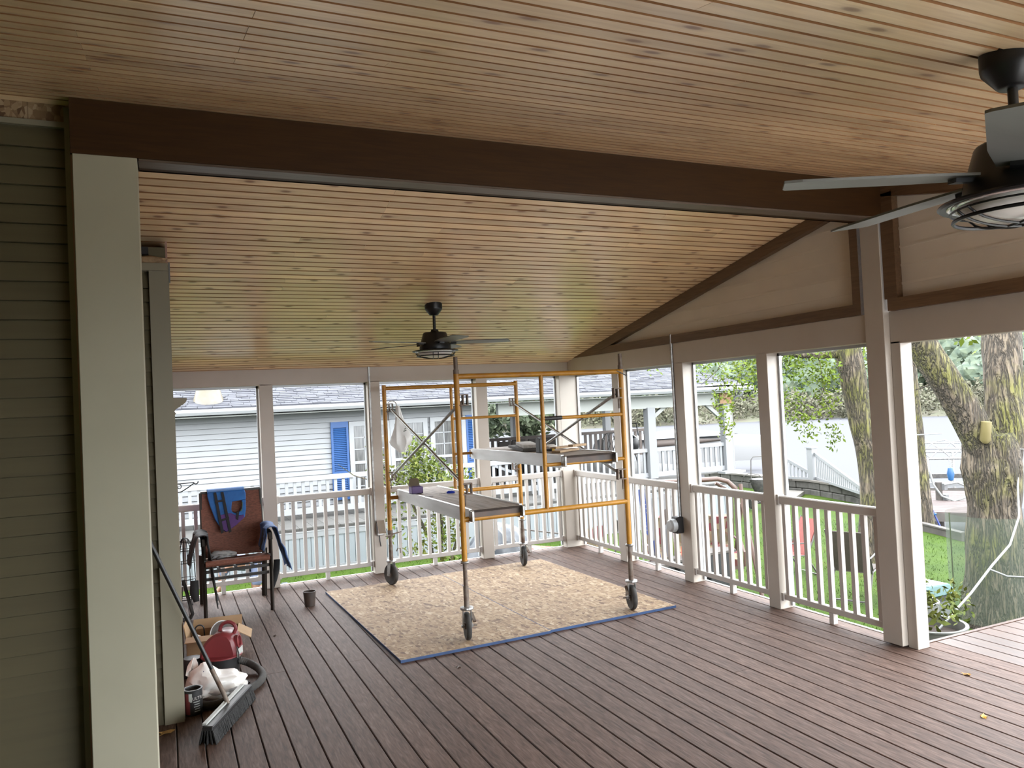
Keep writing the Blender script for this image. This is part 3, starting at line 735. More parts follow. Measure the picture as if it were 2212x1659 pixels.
def walkboard(x0, x1, dx, zf, zr, label):
    t = thing('walkboard', label, 'plank', ((x0 + x1) / 2, 6.6, zf - .05), 'scaffold walkboards')
    y0, y1 = 5.475, 7.70
    def P(x, y, z): u = (y - y0) / (y1 - y0); return (x + dx * u, y, z + (zr - zf) * u)
    MB().prism([P(x0 + .022, y0, zf - .016), P(x1 - .022, y0, zf - .016), P(x1 - .022, y0, zf), P(x0 + .022, y0, zf)], (dx, y1 - y0, zr - zf)).build('deck_panel', 'plywood_worn', t)
    MB().prism([P(x0 + .022, y0 - .003, zf - .018), P(x1 - .022, y0 - .003, zf - .018), P(x1 - .022, y0 - .003, zf - .001), P(x0 + .022, y0 - .003, zf - .001)], (0, .004, 0)).build('weathered_edge', 'soil', t)
    for e, s_ in ((x0, 1), (x1, -1)):
        a, b = (e, e + s_ * .026); lo, hi = min(a, b), max(a, b)
        m = MB().prism([P(lo, y0 + .03, zf - .10), P(hi, y0 + .03, zf - .10), P(hi, y0 + .03, zf - .092), P((lo if s_ > 0 else hi) + s_ * .006, y0 + .03, zf - .092), P((lo if s_ > 0 else hi) + s_ * .006, y0 + .03, zf - .004), P(hi if s_ > 0 else lo, y0 + .03, zf - .004), P(hi if s_ > 0 else lo, y0 + .03, zf + .006), P(lo if s_ > 0 else hi, y0 + .03, zf + .006)], (dx * .97, y1 - y0 - .06, (zr - zf) * .97))
        m.build('side_rail', 'aluminium', t)
        for y in (y0 + .02, y1 - .02):
            p = P((lo + hi) / 2, y, zf - .045)
            MB().obox(p, (.011, .045, .042)).build('hook', 'rusty_steel' if y > 6 else 'galvanised', t, bevel=.004)
    for u in (.02, .5, .98):
        p, q = P(x0 + .025, y0 + u * (y1 - y0), zf + (zr - zf) * u - .04 - (zr - zf) * u), P(x1 - .025, y0 + u * (y1 - y0), zf - .04)
        MB().bar(p, q, .035, .045).build('cross_member', 'dark_tin', t)
    return t
walkboard(2.085, 2.535, .05, 1.003, .97, 'aluminium walkboard with worn plywood on the lower bars of the scaffold')
walkboard(2.90, 3.405, .06, 1.358, 1.33, 'aluminium walkboard on the upper rungs of the scaffold with wood scraps on it')
# --- things lying on the walkboards
t = thing('screw_box', 'open purple cardboard box on the lower scaffold walkboard', 'box', (2.16, 7.10, .985))
MB().box(2.105, 7.05, .985, 2.215, 7.15, .99).box(2.105, 7.05, .985, 2.108, 7.15, 1.05).box(2.212, 7.05, .985, 2.215, 7.15, 1.05).box(2.105, 7.05, .985, 2.215, 7.053, 1.05).box(2.105, 7.147, .985, 2.215, 7.15, 1.05).build('carton', 'purple_card', t)
MB().prism([(2.105, 7.15, 1.05), (2.215, 7.15, 1.05), (2.21, 7.168, 1.115), (2.20, 7.172, 1.122), (2.13, 7.172, 1.122), (2.12, 7.168, 1.115)], (0, .003, 0)).prism([(2.105, 7.05, 1.05), (2.105, 7.15, 1.05), (2.09, 7.14, 1.09), (2.09, 7.06, 1.06)], (.003, 0, 0)).build('flap', 'brown_card', t)
MB().box(2.108, 7.06, 1.0, 2.212, 7.147, 1.035).build('screws', 'dark_tin', t, kind='stuff')
t = thing('putty_knife', 'blue handled tool lying on the lower scaffold walkboard', 'tool', (2.37, 6.77, .99))
MB().tube([(2.355, 6.775, 1.0), (2.37, 6.77, 1.004), (2.40, 6.758, 1.004), (2.425, 6.748, 1.0)], [.008, .014, .014, .009], 10).build('handle', 'tool_blue', t, smooth=True)
MB().bar((2.29, 6.80, .994), (2.357, 6.774, .999), .018, .003).build('blade', 'rusty_steel', t)
single(MB().bar((2.13, 6.73, .992), (2.20, 6.70, .992), .016, .006), 'wood_chip', 'dark_tin', (2.165, 6.715, .989), 'dark sliver of wood near the edge of the lower walkboard', 'wood scrap')
def board_on(name, mat, c, h, ang, label, cat='board', group=None, bevel=.0015, tilt=0):
    m = rz(ang) @ Matrix.Rotation(tilt, 3, 'X')
    return single(MB().obox(c, h, m), name, mat, (c[0], c[1], c[2] - h[2]), label, cat, group, bevel=bevel)
board_on('lumber_offcut', 'grey_wood', (3.14, 6.72, 1.351 + .014), (.085, .40, .012), -.25, 'long grey-brown board at the bottom of the stack on the upper walkboard', group='boards on the upper walkboard')
board_on('lumber_offcut', 'grey_board', (3.17, 6.70, 1.378 + .016), (.075, .33, .015), -.32, 'short grey board on top of the stack on the upper walkboard', group='boards on the upper walkboard')
board_on('lumber_offcut', 'cut_wood', (3.19, 5.96, 1.353 + .012), (.045, .16, .009), -1.05, 'pale board offcut lying near the front of the upper walkboard', group='boards on the upper walkboard')
board_on('lumber_offcut', 'cut_wood', (3.23, 6.12, 1.376 + .009), (.035, .11, .008), -1.2, 'pale board offcut lying across the other one near the front of the upper walkboard', group='boards on the upper walkboard')
board_on('lumber_offcut', 'cut_wood', (3.32, 5.98, 1.392 + .010), (.030, .085, .010), -1.3, 'thick short wood block on top of the pale offcuts', group='boards on the upper walkboard')
t = thing('level', 'black plastic tool case standing on edge on the upper walkboard', 'tool', (2.985, 6.05, 1.353))
MB().box(2.967, 6.02, 1.353, 3.003, 6.10, 1.478).build('case', 'black_plastic', t, bevel=.004)
MB().box(2.972, 6.045, 1.478, 2.998, 6.075, 1.49).build('latch', 'black_plastic', t)
t = thing('tape_measure', 'black and yellow hand tool among the wood scraps', 'tool', (3.10, 6.10, 1.353))
MB().bar((3.02, 6.14, 1.368), (3.12, 6.09, 1.368), .03, .024).build('body', 'black_plastic', t, bevel=.004)
MB().bar((3.12, 6.09, 1.368), (3.145, 6.078, 1.368), .032, .028).build('end_cap', 'tape_yellow', t, bevel=.004)
single(MB().blob((3.28, 6.42, 1.375), (.06, .045, .022), .3, 2.5, 2, 3), 'paper_scrap', 'white_bag', (3.28, 6.42, 1.352), 'crumpled white scrap behind the wood offcuts', 'paper', smooth=True)
# --- plastic bag hanging on the rear leg
def bagfn(u, v):
    a = u * 2 * PI; r = (.018 + .085 * min(1, v * 1.25) ** 1.3) * (1 - .65 * max(0, v - .82) / .18)
    k = 1 + .22 * math.sin(3 * a + 5 * v) + .12 * math.sin(7 * a - 3 * v)
    return (2.155 + .028 * v + r * k * math.cos(a), 7.585 + r * .55 * k * math.sin(a), 1.83 - .46 * v - .02 * math.sin(2 * a) * v)
t = thing('plastic_bag', 'clear plastic bag hanging from the rear left scaffold leg', 'bag', (2.16, 7.6, 1.37))
MB().grid(bagfn, 20, 14).build('bag_body', 'clear_bag', t, smooth=True)
MB().tube(arc((2.10, 7.60, 1.83), .05, 0, PI, 8), .006, 6).build('handle', 'clear_bag', t, smooth=True)
for q in range(3): MB().bar((2.19 + .01 * q, 7.535, 1.57 + .02 * q), (2.22, 7.535, 1.575 + .02 * q), .002, .008).build('printed_mark', 'leaf_spruce', t)
# ------------------------------------------------------------------ sling chair with clothes
ch = thing('sling_chair', 'brown sling patio chair with dark metal frame, life vest over its back', 'chair', (.56, 7.75, 0))
CX0, CX1 = .285, .835
for x, s_ in ((CX0, -1), (CX1, 1)):
    xa = x + s_ * .012
    MB().tube([(xa, 7.46, 0), (xa, 7.44, .40), (xa, 7.44, .66)], .027, 4, flat=.62).build('leg', 'chair_metal', ch)
    MB().tube([(xa, 8.10, 0), (xa, 8.02, .30), (xa, 7.93, .50)], .025, 4, flat=.62).build('leg', 'chair_metal', ch)
    MB().tube([(xa, 7.44, .65), (xa, 7.455, .70), (xa, 7.52, .715), (xa, 7.75, .70), (xa, 7.935, .68)], .022, 6).build('armrest', 'chair_metal', ch, smooth=True)
    MB().tube([(x, 7.42, .515), (x, 7.55, .50), (x, 7.80, .455), (x, 7.88, .47), (x, 7.93, .60), (x, 8.0, .90), (x, 8.03, 1.075)], .014, 6).build('side_tube', 'chair_metal', ch, smooth=True)
for y, z in ((7.47, .415), (7.52, .34), (8.00, .36)): MB().bar((CX0, y, z), (CX1, y, z), .022, .026).build('cross_bar', 'chair_metal', ch)
for q in range(3): MB().bar((.40 + .15 * q, 7.47, .42), (.40 + .15 * q, 7.90, .39), .018, .012).build('seat_strut', 'chair_metal', ch)
MB().bar((CX0, 8.03, 1.078), (CX1, 8.03, 1.078), .022, .022).build('top_bar', 'chair_metal', ch)
def seatfn(u, v):
    x = CX0 + (CX1 - CX0) * u; k = math.sin(PI * u)
    if v < .12: a = v / .12; return (x, 7.405 + .03 * a * a, .47 + .055 * math.sin(a * PI / 2))
    a = (v - .12) / .88; return (x, 7.435 + .43 * a, .525 - .06 * a - .035 * k * math.sin(PI * a))
MB().grid(seatfn, 10, 14, .006).build('seat', 'sling_brown', ch, smooth=True)
MB().tube([(CX0, 7.415, .495), (CX1, 7.415, .495)], .026, 10).build('seat_front_roll', 'sling_brown', ch, smooth=True)
def backpt(x, z, off=0.):
    y = 7.885 + .235 * (z - .47) if z < 1.08 else 8.028
    return V(x, y - off, z)
MB().grid(lambda u, v: backpt(CX0 + (CX1 - CX0) * u, .47 + .605 * v, -.02 * math.sin(PI * u)), 10, 14, .006).build('backrest', 'sling_brown', ch, smooth=True)
# life vest
vs = thing('life_vest', 'blue and purple life vest with black straps hanging over the chair back', 'life vest', (.51, 7.98, .7))
def patch(pts, off, th, mat, name, par):
    poly = [backpt(x, z, off) for x, z in pts]
    return MB().prism(poly, (0, -th, 0)).build(name, mat, par, bevel=min(.006, th * .3))
patch([(.345, 1.09), (.68, 1.09), (.695, 1.05), (.692, .985), (.565, .975), (.555, .90), (.565, .875), (.60, .86), (.64, .885), (.655, .93), (.655, .985), (.692, .985), (.69, .90), (.675, .82), (.59, .75), (.50, .695), (.46, .72), (.405, .82), (.365, .95), (.345, 1.04)], .012, .035, 'vest_blue', 'front_panel', vs)
patch([(.44, .86), (.55, .87), (.60, .84), (.665, .845), (.67, .82), (.59, .752), (.50, .70), (.47, .72)], .046, .012, 'vest_purple', 'purple_panel', vs)
patch([(.40, 1.088), (.425, 1.088), (.475, .70), (.45, .69)], .060, .006, 'webbing', 'strap', vs)
patch([(.465, 1.088), (.49, 1.088), (.545, .70), (.52, .69)], .060, .006, 'webbing', 'strap', vs)
patch([(.41, 1.0), (.50, 1.005), (.50, .985), (.412, .98)], .064, .006, 'webbing', 'strap', vs)
patch([(.455, .82), (.53, .84), (.53, .82), (.457, .80)], .064, .006, 'webbing', 'strap', vs)
patch([(.60, .88), (.625, .88), (.61, .80), (.59, .81)], .064, .006, 'webbing', 'strap', vs)
patch([(.655, .965), (.662, .965), (.657, .90), (.64, .875), (.636, .882), (.65, .905)], .048, .004, 'lime_cloth', 'piping', vs)
MB().grid(lambda u, v: (.345 + .335 * u, 7.955 + .115 * v, 1.085 + .026 * math.sin(PI * v)), 8, 6, .012).grid(lambda u, v: (.35 + .32 * u, 8.07 + .02 * math.sin(3 * u), 1.085 - .28 * v), 8, 6, .012).build('back_panel', 'vest_blue', vs, smooth=True)
def drape(name, mat, label, cat, x, side, y0, y1, ztop, zlen, w_, seed, mat2=None, parts=()):
    """a garment hung over an arm: outside flap, inside flap, folds"""
    t = thing(name, label, cat, (x, (y0 + y1) / 2, ztop - zlen))
    def fn(u, v):
        y = y0 + (y1 - y0) * u; a = (v - .35) * 2.2
        if abs(a) < .25: px = x + a * .16; pz = ztop + .02 - a * a * .2
        else:
            sg = 1 if a > 0 else -1; q = (abs(a) - .25)
            px = x + sg * (.04 + .02 * q + w_ * q * (.4 if sg != side else 1)); pz = ztop + .008 - q / 1.18 * zlen * (1 if sg == side else .55 * 2)
        n_ = mn.noise(V(y * 13 + seed, pz * 8, a * 2)) * .022; e = mn.noise(V(y * 9 + seed * 2, 3, 0)) * .06
        return (px + n_, y + .4 * n_, pz + (e if v in (0, 1) else 0))
    MB().grid(fn, 16, 26, .008).build('cloth', mat, t, smooth=True)
    return t
t = drape('black_jacket', 'black_cloth', 'black jacket draped over the chair arm nearest the house wall', 'jacket', .262, -1, 7.415, 7.84, .73, .58, .11, 3)
MB().tube([(.19, 7.5, .35), (.185, 7.47, .25), (.20, 7.46, .17)], [.035, .04, .025], 8, flat=.4).build('sleeve', 'black_cloth', t, smooth=True)
t = drape('blue_jacket', 'denim', 'blue and black life jacket draped over the chair arm nearest the white post', 'jacket', .865, 1, 7.46, 7.88, .74, .40, .08, 8)
MB().grid(lambda u, v: (.82 - .04 * v + .01 * math.sin(9 * u), 7.50 + .30 * u, .735 - .20 * v), 8, 6, .01).build('black_lining', 'black_cloth', t, smooth=True)
MB().tube([(.925, 7.66, .42), (.915, 7.63, .33), (.895, 7.60, .25), (.87, 7.6, .16)], [.03, .03, .022, .012], 8, flat=.35).build('strap', 'webbing', t, smooth=True)
single(MB().blob((.42, 7.60, .535), (.10, .08, .035), .5, 3.2, 3, 5).blob((.50, 7.66, .52), (.07, .05, .03), .5, 3, 2, 9), 'grey_cloth', 'grey_cloth', (.43, 7.6, .50), 'crumpled grey cloth on the seat of the brown chair', 'cloth', smooth=True)

# ------------------------------------------------------------------ wire plant stand beside the chair
t = thing('wire_stand', 'black wire plant stand in the corner beside the chair', 'plant stand', (.13, 8.22, 0))
st = MB()
for k in range(7):
    a = k * PI / 7
    st.tube([(.135 + .085 * math.cos(a) * math.cos(b), 8.22 + .085 * math.sin(a) * math.cos(b), .40 + .24 * math.sin(b)) for b in [i * PI / 10 for i in range(11)]], .0035, 5)
for z, r in ((.40, .085), (.52, .075), (.60, .05), (.24, .09), (.05, .10)): st.tube([(.135 + r * math.cos(i * PI / 8), 8.22 + r * math.sin(i * PI / 8), z) for i in range(16)], .004, 5, closed=True)
st.build('wire_cage', 'black_metal', t, smooth=True)
for k in range(4):
    a = .4 + k * PI / 2
    MB().tube([(.135 + .085 * math.cos(a), 8.22 + .085 * math.sin(a), .40), (.135 + .10 * math.cos(a), 8.22 + .10 * math.sin(a), .05), (.135 + .12 * math.cos(a), 8.22 + .12 * math.sin(a), 0)], .005, 6).build('leg', 'black_metal', t, smooth=True)
gr_ = MB()
for k in range(6): gr_.bar((.04 + .038 * k, 8.13, .052), (.04 + .038 * k, 8.31, .052), .003, .003).bar((.04, 8.13 + .036 * k, .055), (.23, 8.13 + .036 * k, .055), .003, .003)
gr_.build('shelf_grid', 'black_metal', t)
t = single(MB().tube([(.10, 7.62, .34), (.125, 7.55, .24), (.15, 7.50, .13), (.165, 7.50, .06), (.15, 7.53, .02), (.11, 7.55, .012), (.07, 7.52, .012)], .016, 8), 'bent_hose', 'dark_rubber', (.12, 7.53, 0), 'bent black pipe standing on the deck below the wire stand', 'pipe', smooth=True)
# wrought-iron hook
t = thing('plant_hook', 'small wrought iron plant bracket with scrolls on the house wall', 'bracket', (.05, 7.0, 1.2))
h = MB().tube([(.05, 7, 1.262), (.20, 7, 1.264)] + arc((.218, 7, 1.268), .017, PI * 1.1, PI * 2.1, 8), .0045, 6)
h.build('arm', 'black_metal', t, smooth=True)
MB().tube([(.205, 7, 1.26), (.15, 7, 1.222), (.105, 7, 1.196), (.08, 7, 1.192), (.06, 7, 1.21), (.056, 7, 1.25)], .0045, 6).build('brace', 'black_metal', t, smooth=True)
MB().tube([(.085 + (.028 - .0022 * i) * math.cos(-i * .55 + 2.2), 7, 1.236 + (.028 - .0022 * i) * math.sin(-i * .55 + 2.2)) for i in range(11)], .004, 6).build('scroll', 'black_metal', t, smooth=True)
MB().box(.046, 6.985, 1.19, .054, 7.015, 1.29).build('wall_plate', 'black_metal', t)
# dark can
t = thing('dark_can', 'dark open tin can standing alone on the deck boards', 'can', (1.175, 7.40, 0))
MB().lathe([(.0, .002), (.047, .0), (.058, .128), (.061, .130), (.061, .136), (.055, .136), (.046, .012), (.0, .012)], (1.175, 7.40, 0), 28).build('can_body', 'dark_tin', t, smooth=True)
MB().lathe([(.0, .10), (.052, .10), (.0, .1001)], (1.175, 7.40, 0), 20).build('residue', 'black_plastic', t)
# ------------------------------------------------------------------ heap by the house corner
t = thing('cardboard_box', 'open brown cardboard box with flaps folded out, behind the red vacuum', 'box', (.29, 6.36, 0))
bc = V(.282, 6.36, 0); br = rz(-.13)
def bb(cx, cy, cz, hx, hy, hz, m=None): return (bc + br @ V(cx, cy, cz), (hx, hy, hz), br @ (m or Matrix.Identity(3)))
bd = MB()
for a in ((0, -.118, .085, .178, .003, .085), (0, .118, .085, .178, .003, .085), (-.178, 0, .085, .003, .12, .085), (.178, 0, .085, .003, .12, .085), (0, 0, .004, .178, .118, .003)): bd.obox(*bb(*a))
bd.build('box_body', 'cardboard', t)
for nm, c, hh, ax, an in (('flap', (0, -.175, .168), (.18, .058, .0025), 'X', .08), ('flap', (.225, .0, .150), (.058, .115, .0025), 'Y', .55), ('flap', (.02, .165, .195), (.18, .058, .0025), 'X', .45), ('flap', (-.188, 0, .215), (.05, .115, .0025), 'Y', 1.4)):
    MB().obox(*bb(*c, *hh, Matrix.Rotation(an, 3, ax))).build(nm, 'cardboard', t)
t = thing('round_pan', 'round dark metal pan standing tilted inside the cardboard box', 'pan', (.34, 6.38, .02))
pm_ = rz(.5) @ Matrix.Rotation(math.radians(68), 3, 'X'); PC = V(.34, 6.38, .118)
MB().lathe([(.0, .0), (.075, .0), (.100, .022), (.108, .024), (.108, .029), (.098, .027), (.073, .008), (.0, .008)], PC, 36, pm_).build('pan_body', 'dark_tin', t, smooth=True)
MB().tube([PC + pm_ @ V(.109 * math.cos(i * PI / 18), .109 * math.sin(i * PI / 18), .027) for i in range(36)], .005, 6, closed=True).build('rim', 'galvanised', t, smooth=True)
single(MB().tube([(.16, 6.40, .02)] + arc((.185, 6.40, .19), .032, PI, 0, 10) + [(.225, 6.40, .03)], .006, 6), 'cable_loop', 'black_plastic', (.185, 6.40, .01), 'loop of black cable sticking out of the cardboard box', 'cable', smooth=True)
single(MB().blob((.155, 6.31, .135), (.045, .035, .045), .3, 3, 2, 2), 'white_rag', 'white_bag', (.155, 6.31, .09), 'white rag inside the cardboard box', 'rag', smooth=True)
# red wet/dry vacuum
t = thing('shop_vacuum', 'red wet and dry vacuum with dark tank in front of the cardboard box', 'vacuum', (.31, 5.86, 0))
vm = rz(-.38); vc = V(.31, 5.86, 0)
MB().lathe([(.10, .0), (.115, .012), (.122, .10), (.126, .125), (.0, .125)], vc, 28).build('tank', 'black_plastic', t, smooth=True)
prof = [(-.135, .115), (.115, .115), (.125, .15), (.105, .24), (.075, .285), (.02, .30), (-.035, .285), (-.085, .245), (-.12, .19)]
hd = MB().prism([vc + vm @ V(u, -.085, z) for u, z in prof], vm @ V(0, .19, 0)).build('motor_head', 'red_plastic', t, smooth=True, bevel=.018)
MB().tube([vc + vm @ V(.085, .01, .27)] + [vc + vm @ V(.045 + .055 * math.cos(a), .01, .30 + .05 * math.sin(a)) for a in [i * PI / 8 for i in range(9)]] + [vc + vm @ V(-.015, .01, .28)], .013, 8).build('handle', 'red_plastic', t, smooth=True)
pr_ = vm @ Matrix.Rotation(PI / 2 - .1, 3, 'Y')
MB().lathe([(.046, .0), (.048, .02), (.036, .022), (.032, .006), (.0, .006)], vc + vm @ V(.105, .0, .215), 20, pr_).build('blower_port', 'red_plastic', t, smooth=True)
MB().obox(vc + vm @ V(.128, -.01, .145), (.004, .055, .028), vm).build('label_plate', 'pale_label', t)
MB().tube([vc + vm @ V(.128, -.075, .20), vc + vm @ V(.14, -.07, .15), vc + vm @ V(.138, -.075, .09)], .004, 6).build('latch', 'black_plastic', t, smooth=True)
MB().lathe([(.126, .118), (.138, .122), (.138, .130), (.126, .134)], vc, 28).build('rim', 'red_plastic', t, smooth=True)
hp = [(.42, 5.80, .085), (.48, 5.78, .06), (.535, 5.69, .035), (.548, 5.56, .028), (.515, 5.43, .028), (.42, 5.30, .028), (.31, 5.20, .028), (.20, 5.165, .028), (.12, 5.24, .028)]
hp2 = []
for i in range(len(hp) - 1):
    p0, p1, p2, p3 = [Vector(hp[max(0, min(len(hp) - 1, i + k))]) for k in (-1, 0, 1, 2)]
    for q in range(9):
        s_ = q / 9; hp2.append(.5 * ((2 * p1) + (p2 - p0) * s_ + (2 * p0 - 5 * p1 + 4 * p2 - p3) * s_ ** 2 + (3 * p1 - p0 - 3 * p2 + p3) * s_ ** 3))
MB().tube(hp2, [.026 if i % 2 else .0235 for i in range(len(hp2))], 12).build('hose', 'dark_rubber', t, smooth=True)
MB().tube([(.40, 5.62, .006), (.44, 5.60, .006), (.46, 5.53, .006), (.40, 5.48, .006)], .005, 6).build('power_cord', 'black_plastic', t, smooth=True)
t = single(MB().lathe([(.0, 0), (.085, 0), (.09, .03), (.06, .12), (.0, .13)], (.12, 5.93, 0), 20), 'bucket', 'black_plastic', (.12, 5.93, 0), 'dark upturned bucket in the shadow between box and white bag', 'bucket', smooth=True)
# white plastic bag
bgm = MB(); bmx = bmesh.new(); bmesh.ops.create_icosphere(bmx, subdivisions=4, radius=1.); vl = []
for v in bmx.verts:
    d = v.co.copy(); n1 = mn.noise(d * 2.1 + V(4, 1, 7)); n2 = abs(mn.noise(d * 4.3 + V(1, 8, 2))); k = 1 + .28 * n1 - .16 * n2
    x, y, z_ = d.x * .17 * k, d.y * .145 * k, d.z
    hh = .085 + .10 * math.exp(-((d.x + .55) ** 2 + (d.y - .1) ** 2) * 3.5)
    vl.append((.232 + x + .035 * max(0, d.x), 5.41 + y, max(.003, .06 + z_ * hh * k)))
bgm.add(vl, [tuple(v.index for v in f.verts) for f in bmx.faces]); bmx.free()
t = thing('white_bag', 'crumpled white plastic shopping bag lying on the deck by the paint can', 'bag', (.21, 5.47, 0))
bgm.build('bag_body', 'white_bag', t, smooth=True)
MB().grid(lambda u, v: (.085 + .06 * u + .02 * math.sin(7 * v), 5.40 + .05 * math.sin(4 * u) + .02 * v, .12 + .13 * v - .05 * (u - .4) ** 2 * 8 * v), 6, 8, .003).build('handle', 'white_bag', t, smooth=True)
MB().grid(lambda u, v: (.16 + .025 * u + .01 * v, 5.362 + .004 * math.sin(5 * u), .155 + .03 * v - .03 * u), 3, 3, .002).build('printed_mark', 'flag_blue', t)
# paint can
PCX, PCY = .099, 5.165
t = thing('paint_can', 'open black paint can with a red stripe and white lettering', 'paint can', (PCX, PCY, 0))
MB().lathe([(.0, .003), (.050, .0), (.054, .003), (.054, .146), (.057, .148), (.057, .153), (.046, .153), (.045, .146), (.05, .142), (.05, .02), (.0, .02)], (PCX, PCY, 0), 32).build('can_body', 'black_plastic', t, smooth=True)
MB().lathe([(.0, .125), (.049, .125), (.0, .1252)], (PCX, PCY, 0), 24).build('paint', 'paint_cream', t)
def on_can(a, z, r=.0546): return (PCX + r * math.cos(a), PCY + r * math.sin(a), z)
fa = math.radians(-91)     # side that faces the camera
for a0, a1, z0, z1, mt in ((-.95, -.50, .01, .135, 'red_plastic'), (-.50, -.35, .01, .09, 'red_plastic'), (-.48, -.12, .085, .135, 'pale_label')):
    MB().grid(lambda u, v: on_can(fa + a0 + (a1 - a0) * u, z0 + (z1 - z0) * v * (1 - .0 * u)), 6, 1).build('label_panel', mt, t)
def wrap_text(body, size, a_start, z, mat, parent):
    cu = bpy.data.curves.new('text', 'FONT'); cu.body = body; cu.size = size
    o = bpy.data.objects.new('text', cu); COL.objects.link(o)
    dg = bpy.context.evaluated_depsgraph_get(); me = bpy.data.meshes.new_from_object(o.evaluated_get(dg))
    vs = [on_can(fa + a_start + v.co.x / .0548, z + v.co.y, .0551) for v in me.vertices]; fs = [tuple(p.vertices) for p in me.polygons]
    bpy.data.objects.remove(o); bpy.data.curves.remove(cu); bpy.data.meshes.remove(me)
    MB().add(vs, fs).build('lettering', mat, parent)
wrap_text('ULTRA', .026, -.12, .095, 'white_rail', t)
for q, (a0, L) in enumerate(((.0, .75), (.1, .6), (.05, .7), (.15, .55), (.1, .65))):
    MB().grid(lambda u, v: on_can(fa + a0 + L * u, .080 - .014 * q + .005 * v, .0550), 5, 1).build('lettering', 'pale_label', t)
# push broom
t = thing('push_broom', 'black push broom with a long dark handle leaning by the house corner', 'broom', (.28, 4.92, 0))
ba, bb_ = V(.155, 4.63, 0), V(.418, 5.215, 0); bd_ = (bb_ - ba).normalized(); bn = V(-bd_.y, bd_.x, 0)
MB().bar(ba + V(0, 0, .085), bb_ + V(0, 0, .085), .062, .028).build('head_block', 'black_plastic', t, bevel=.006)
bs = MB()
rbb = random.Random(4)
for i in range(150):
    u = i / 149; p = ba.lerp(bb_, u)
    for q in range(5):
        o = bn * (-.028 + .014 * q); e = bn * ((-.028 + .014 * q) * 1.75) + bd_ * rbb.uniform(-.01, .01)
        bs.bar(p + o + V(0, 0, .075), p + e + V(0, 0, rbb.uniform(.0, .008)), .006, .008)
bs.build('bristles', 'bristle', t, kind='stuff')
MB().bar(ba + bn * .024 + V(0, 0, .104) + bd_ * .02, bb_ + bn * .024 + V(0, 0, .104) - bd_ * .02, .022, .012).build('brace_strip', 'pale_label', t)
MB().tube([(.283, 4.945, .095), (.262, 4.945, .16), (.20, 4.945, .315)], .0135, 10).build('socket', 'rusty_steel', t, smooth=True)
MB().tube([(.262, 4.945, .16), (-.06, 4.95, .985), (-.20, 4.95, 1.345)], .0125, 10).build('handle', 'black_metal', t, smooth=True)
# leaves and bits
def leaf(cx, cy, a, s_, mat, label, name='fallen_leaf'):
    m = rz(a); pts = []
    for i in range(13):
        q = i / 12 * 2 * PI; r = s_ * (1 + .35 * math.cos(5 * q)); pts.append(V(cx, cy, .004 + .006 * math.sin(3 * q + a)) + m @ V(r * math.cos(q), .7 * r * math.sin(q), 0))
    single(MB().prism(pts[:-1], (0, 0, .0015)), name, mat, (cx, cy, 0), label, 'leaf')
leaf(3.943, 2.78, .6, .024, 'leaf_yellow', 'small yellow leaf on the deck in front of the wet boards')
leaf(-.055, 4.93, .2, .038, 'leaf_dry', 'dry tan leaf on the deck at the foot of the white column')
leaf(.752, 6.57, 1.1, .016, 'dark_tin', 'tiny dark leaf scrap on the deck between can and cardboard box')
leaf(1.78, 5.05, .5, .022, 'dark_tin', 'tiny dark leaf scrap on the deck before the near edge of the chipboard')
leaf(4.43, 3.22, 1.9, .022, 'leaf_dry', 'small brown leaf on the deck near the open side')
# ------------------------------------------------------------------ ground, lake, far shore
def sstep(a): a = max(0., min(1., a)); return a * a * (3 - 2 * a)
def lawn_z(x, y): return -1.02 - .28 * sstep((x - 6.5) / 9.5) - .13 * sstep((12 - y) / 4) * sstep((x - 4) / 4) + .03 * mn.noise(V(x * .5, y * .5, 0))
SHORE = [(-4, 6.5), (2., 7.8), (5., 9.2), (6.6, 11.3), (9.3, 13.5), (10.3, 14.3), (11.4, 14.8), (14.8, 16.7), (16.1, 17.05), (16.9, 17.2), (18, 17.0), (19.6, 17.2), (22, 17.3), (27, 17.3)]
def shore_x(y):
    for (y0, x0), (y1, x1) in zip(SHORE[:-1], SHORE[1:]):
        if y0 <= y <= y1: return x0 + (x1 - x0) * (y - y0) / (y1 - y0)
    return SHORE[-1][1]
gnd = thing('ground', 'green lawn sloping from the porch to the lake edge', 'lawn', (5, 10, -1.05), kind='structure')
g = MB()
def lf(u, v):
    y = -3 + 30 * v; x1 = shore_x(y); x = -9 + (x1 + 9) * u; return (x, y, lawn_z(x, y) + (0 if u < .999 else -.02))
g.grid(lf, 70, 75).build('turf', 'lawn', gnd, smooth=True)
MB().grid(lambda u, v: (shore_x(-3 + 30 * v) + .25 * u, -3 + 30 * v, lawn_z(shore_x(-3 + 30 * v), -3 + 30 * v) - .02 - 1.5 * u), 3, 60).build('bank', 'soil', gnd, smooth=True)
pa = thing('patio', 'unseen pale concrete slabs added behind the camera to bounce light upward', 'patio', (3, -4, -.25), kind='structure')  # out of view, added to bounce sky light onto the ceiling
for i in range(4):
    for j in range(3): B(-2 + 2.8 * i, -7.2 + 2.05 * j, -1.2, .78 + 2.8 * i, -5.17 + 2.05 * j, -.2).build('slab', 'bounce_concrete', pa)
gb = MB(); rg = random.Random(21)
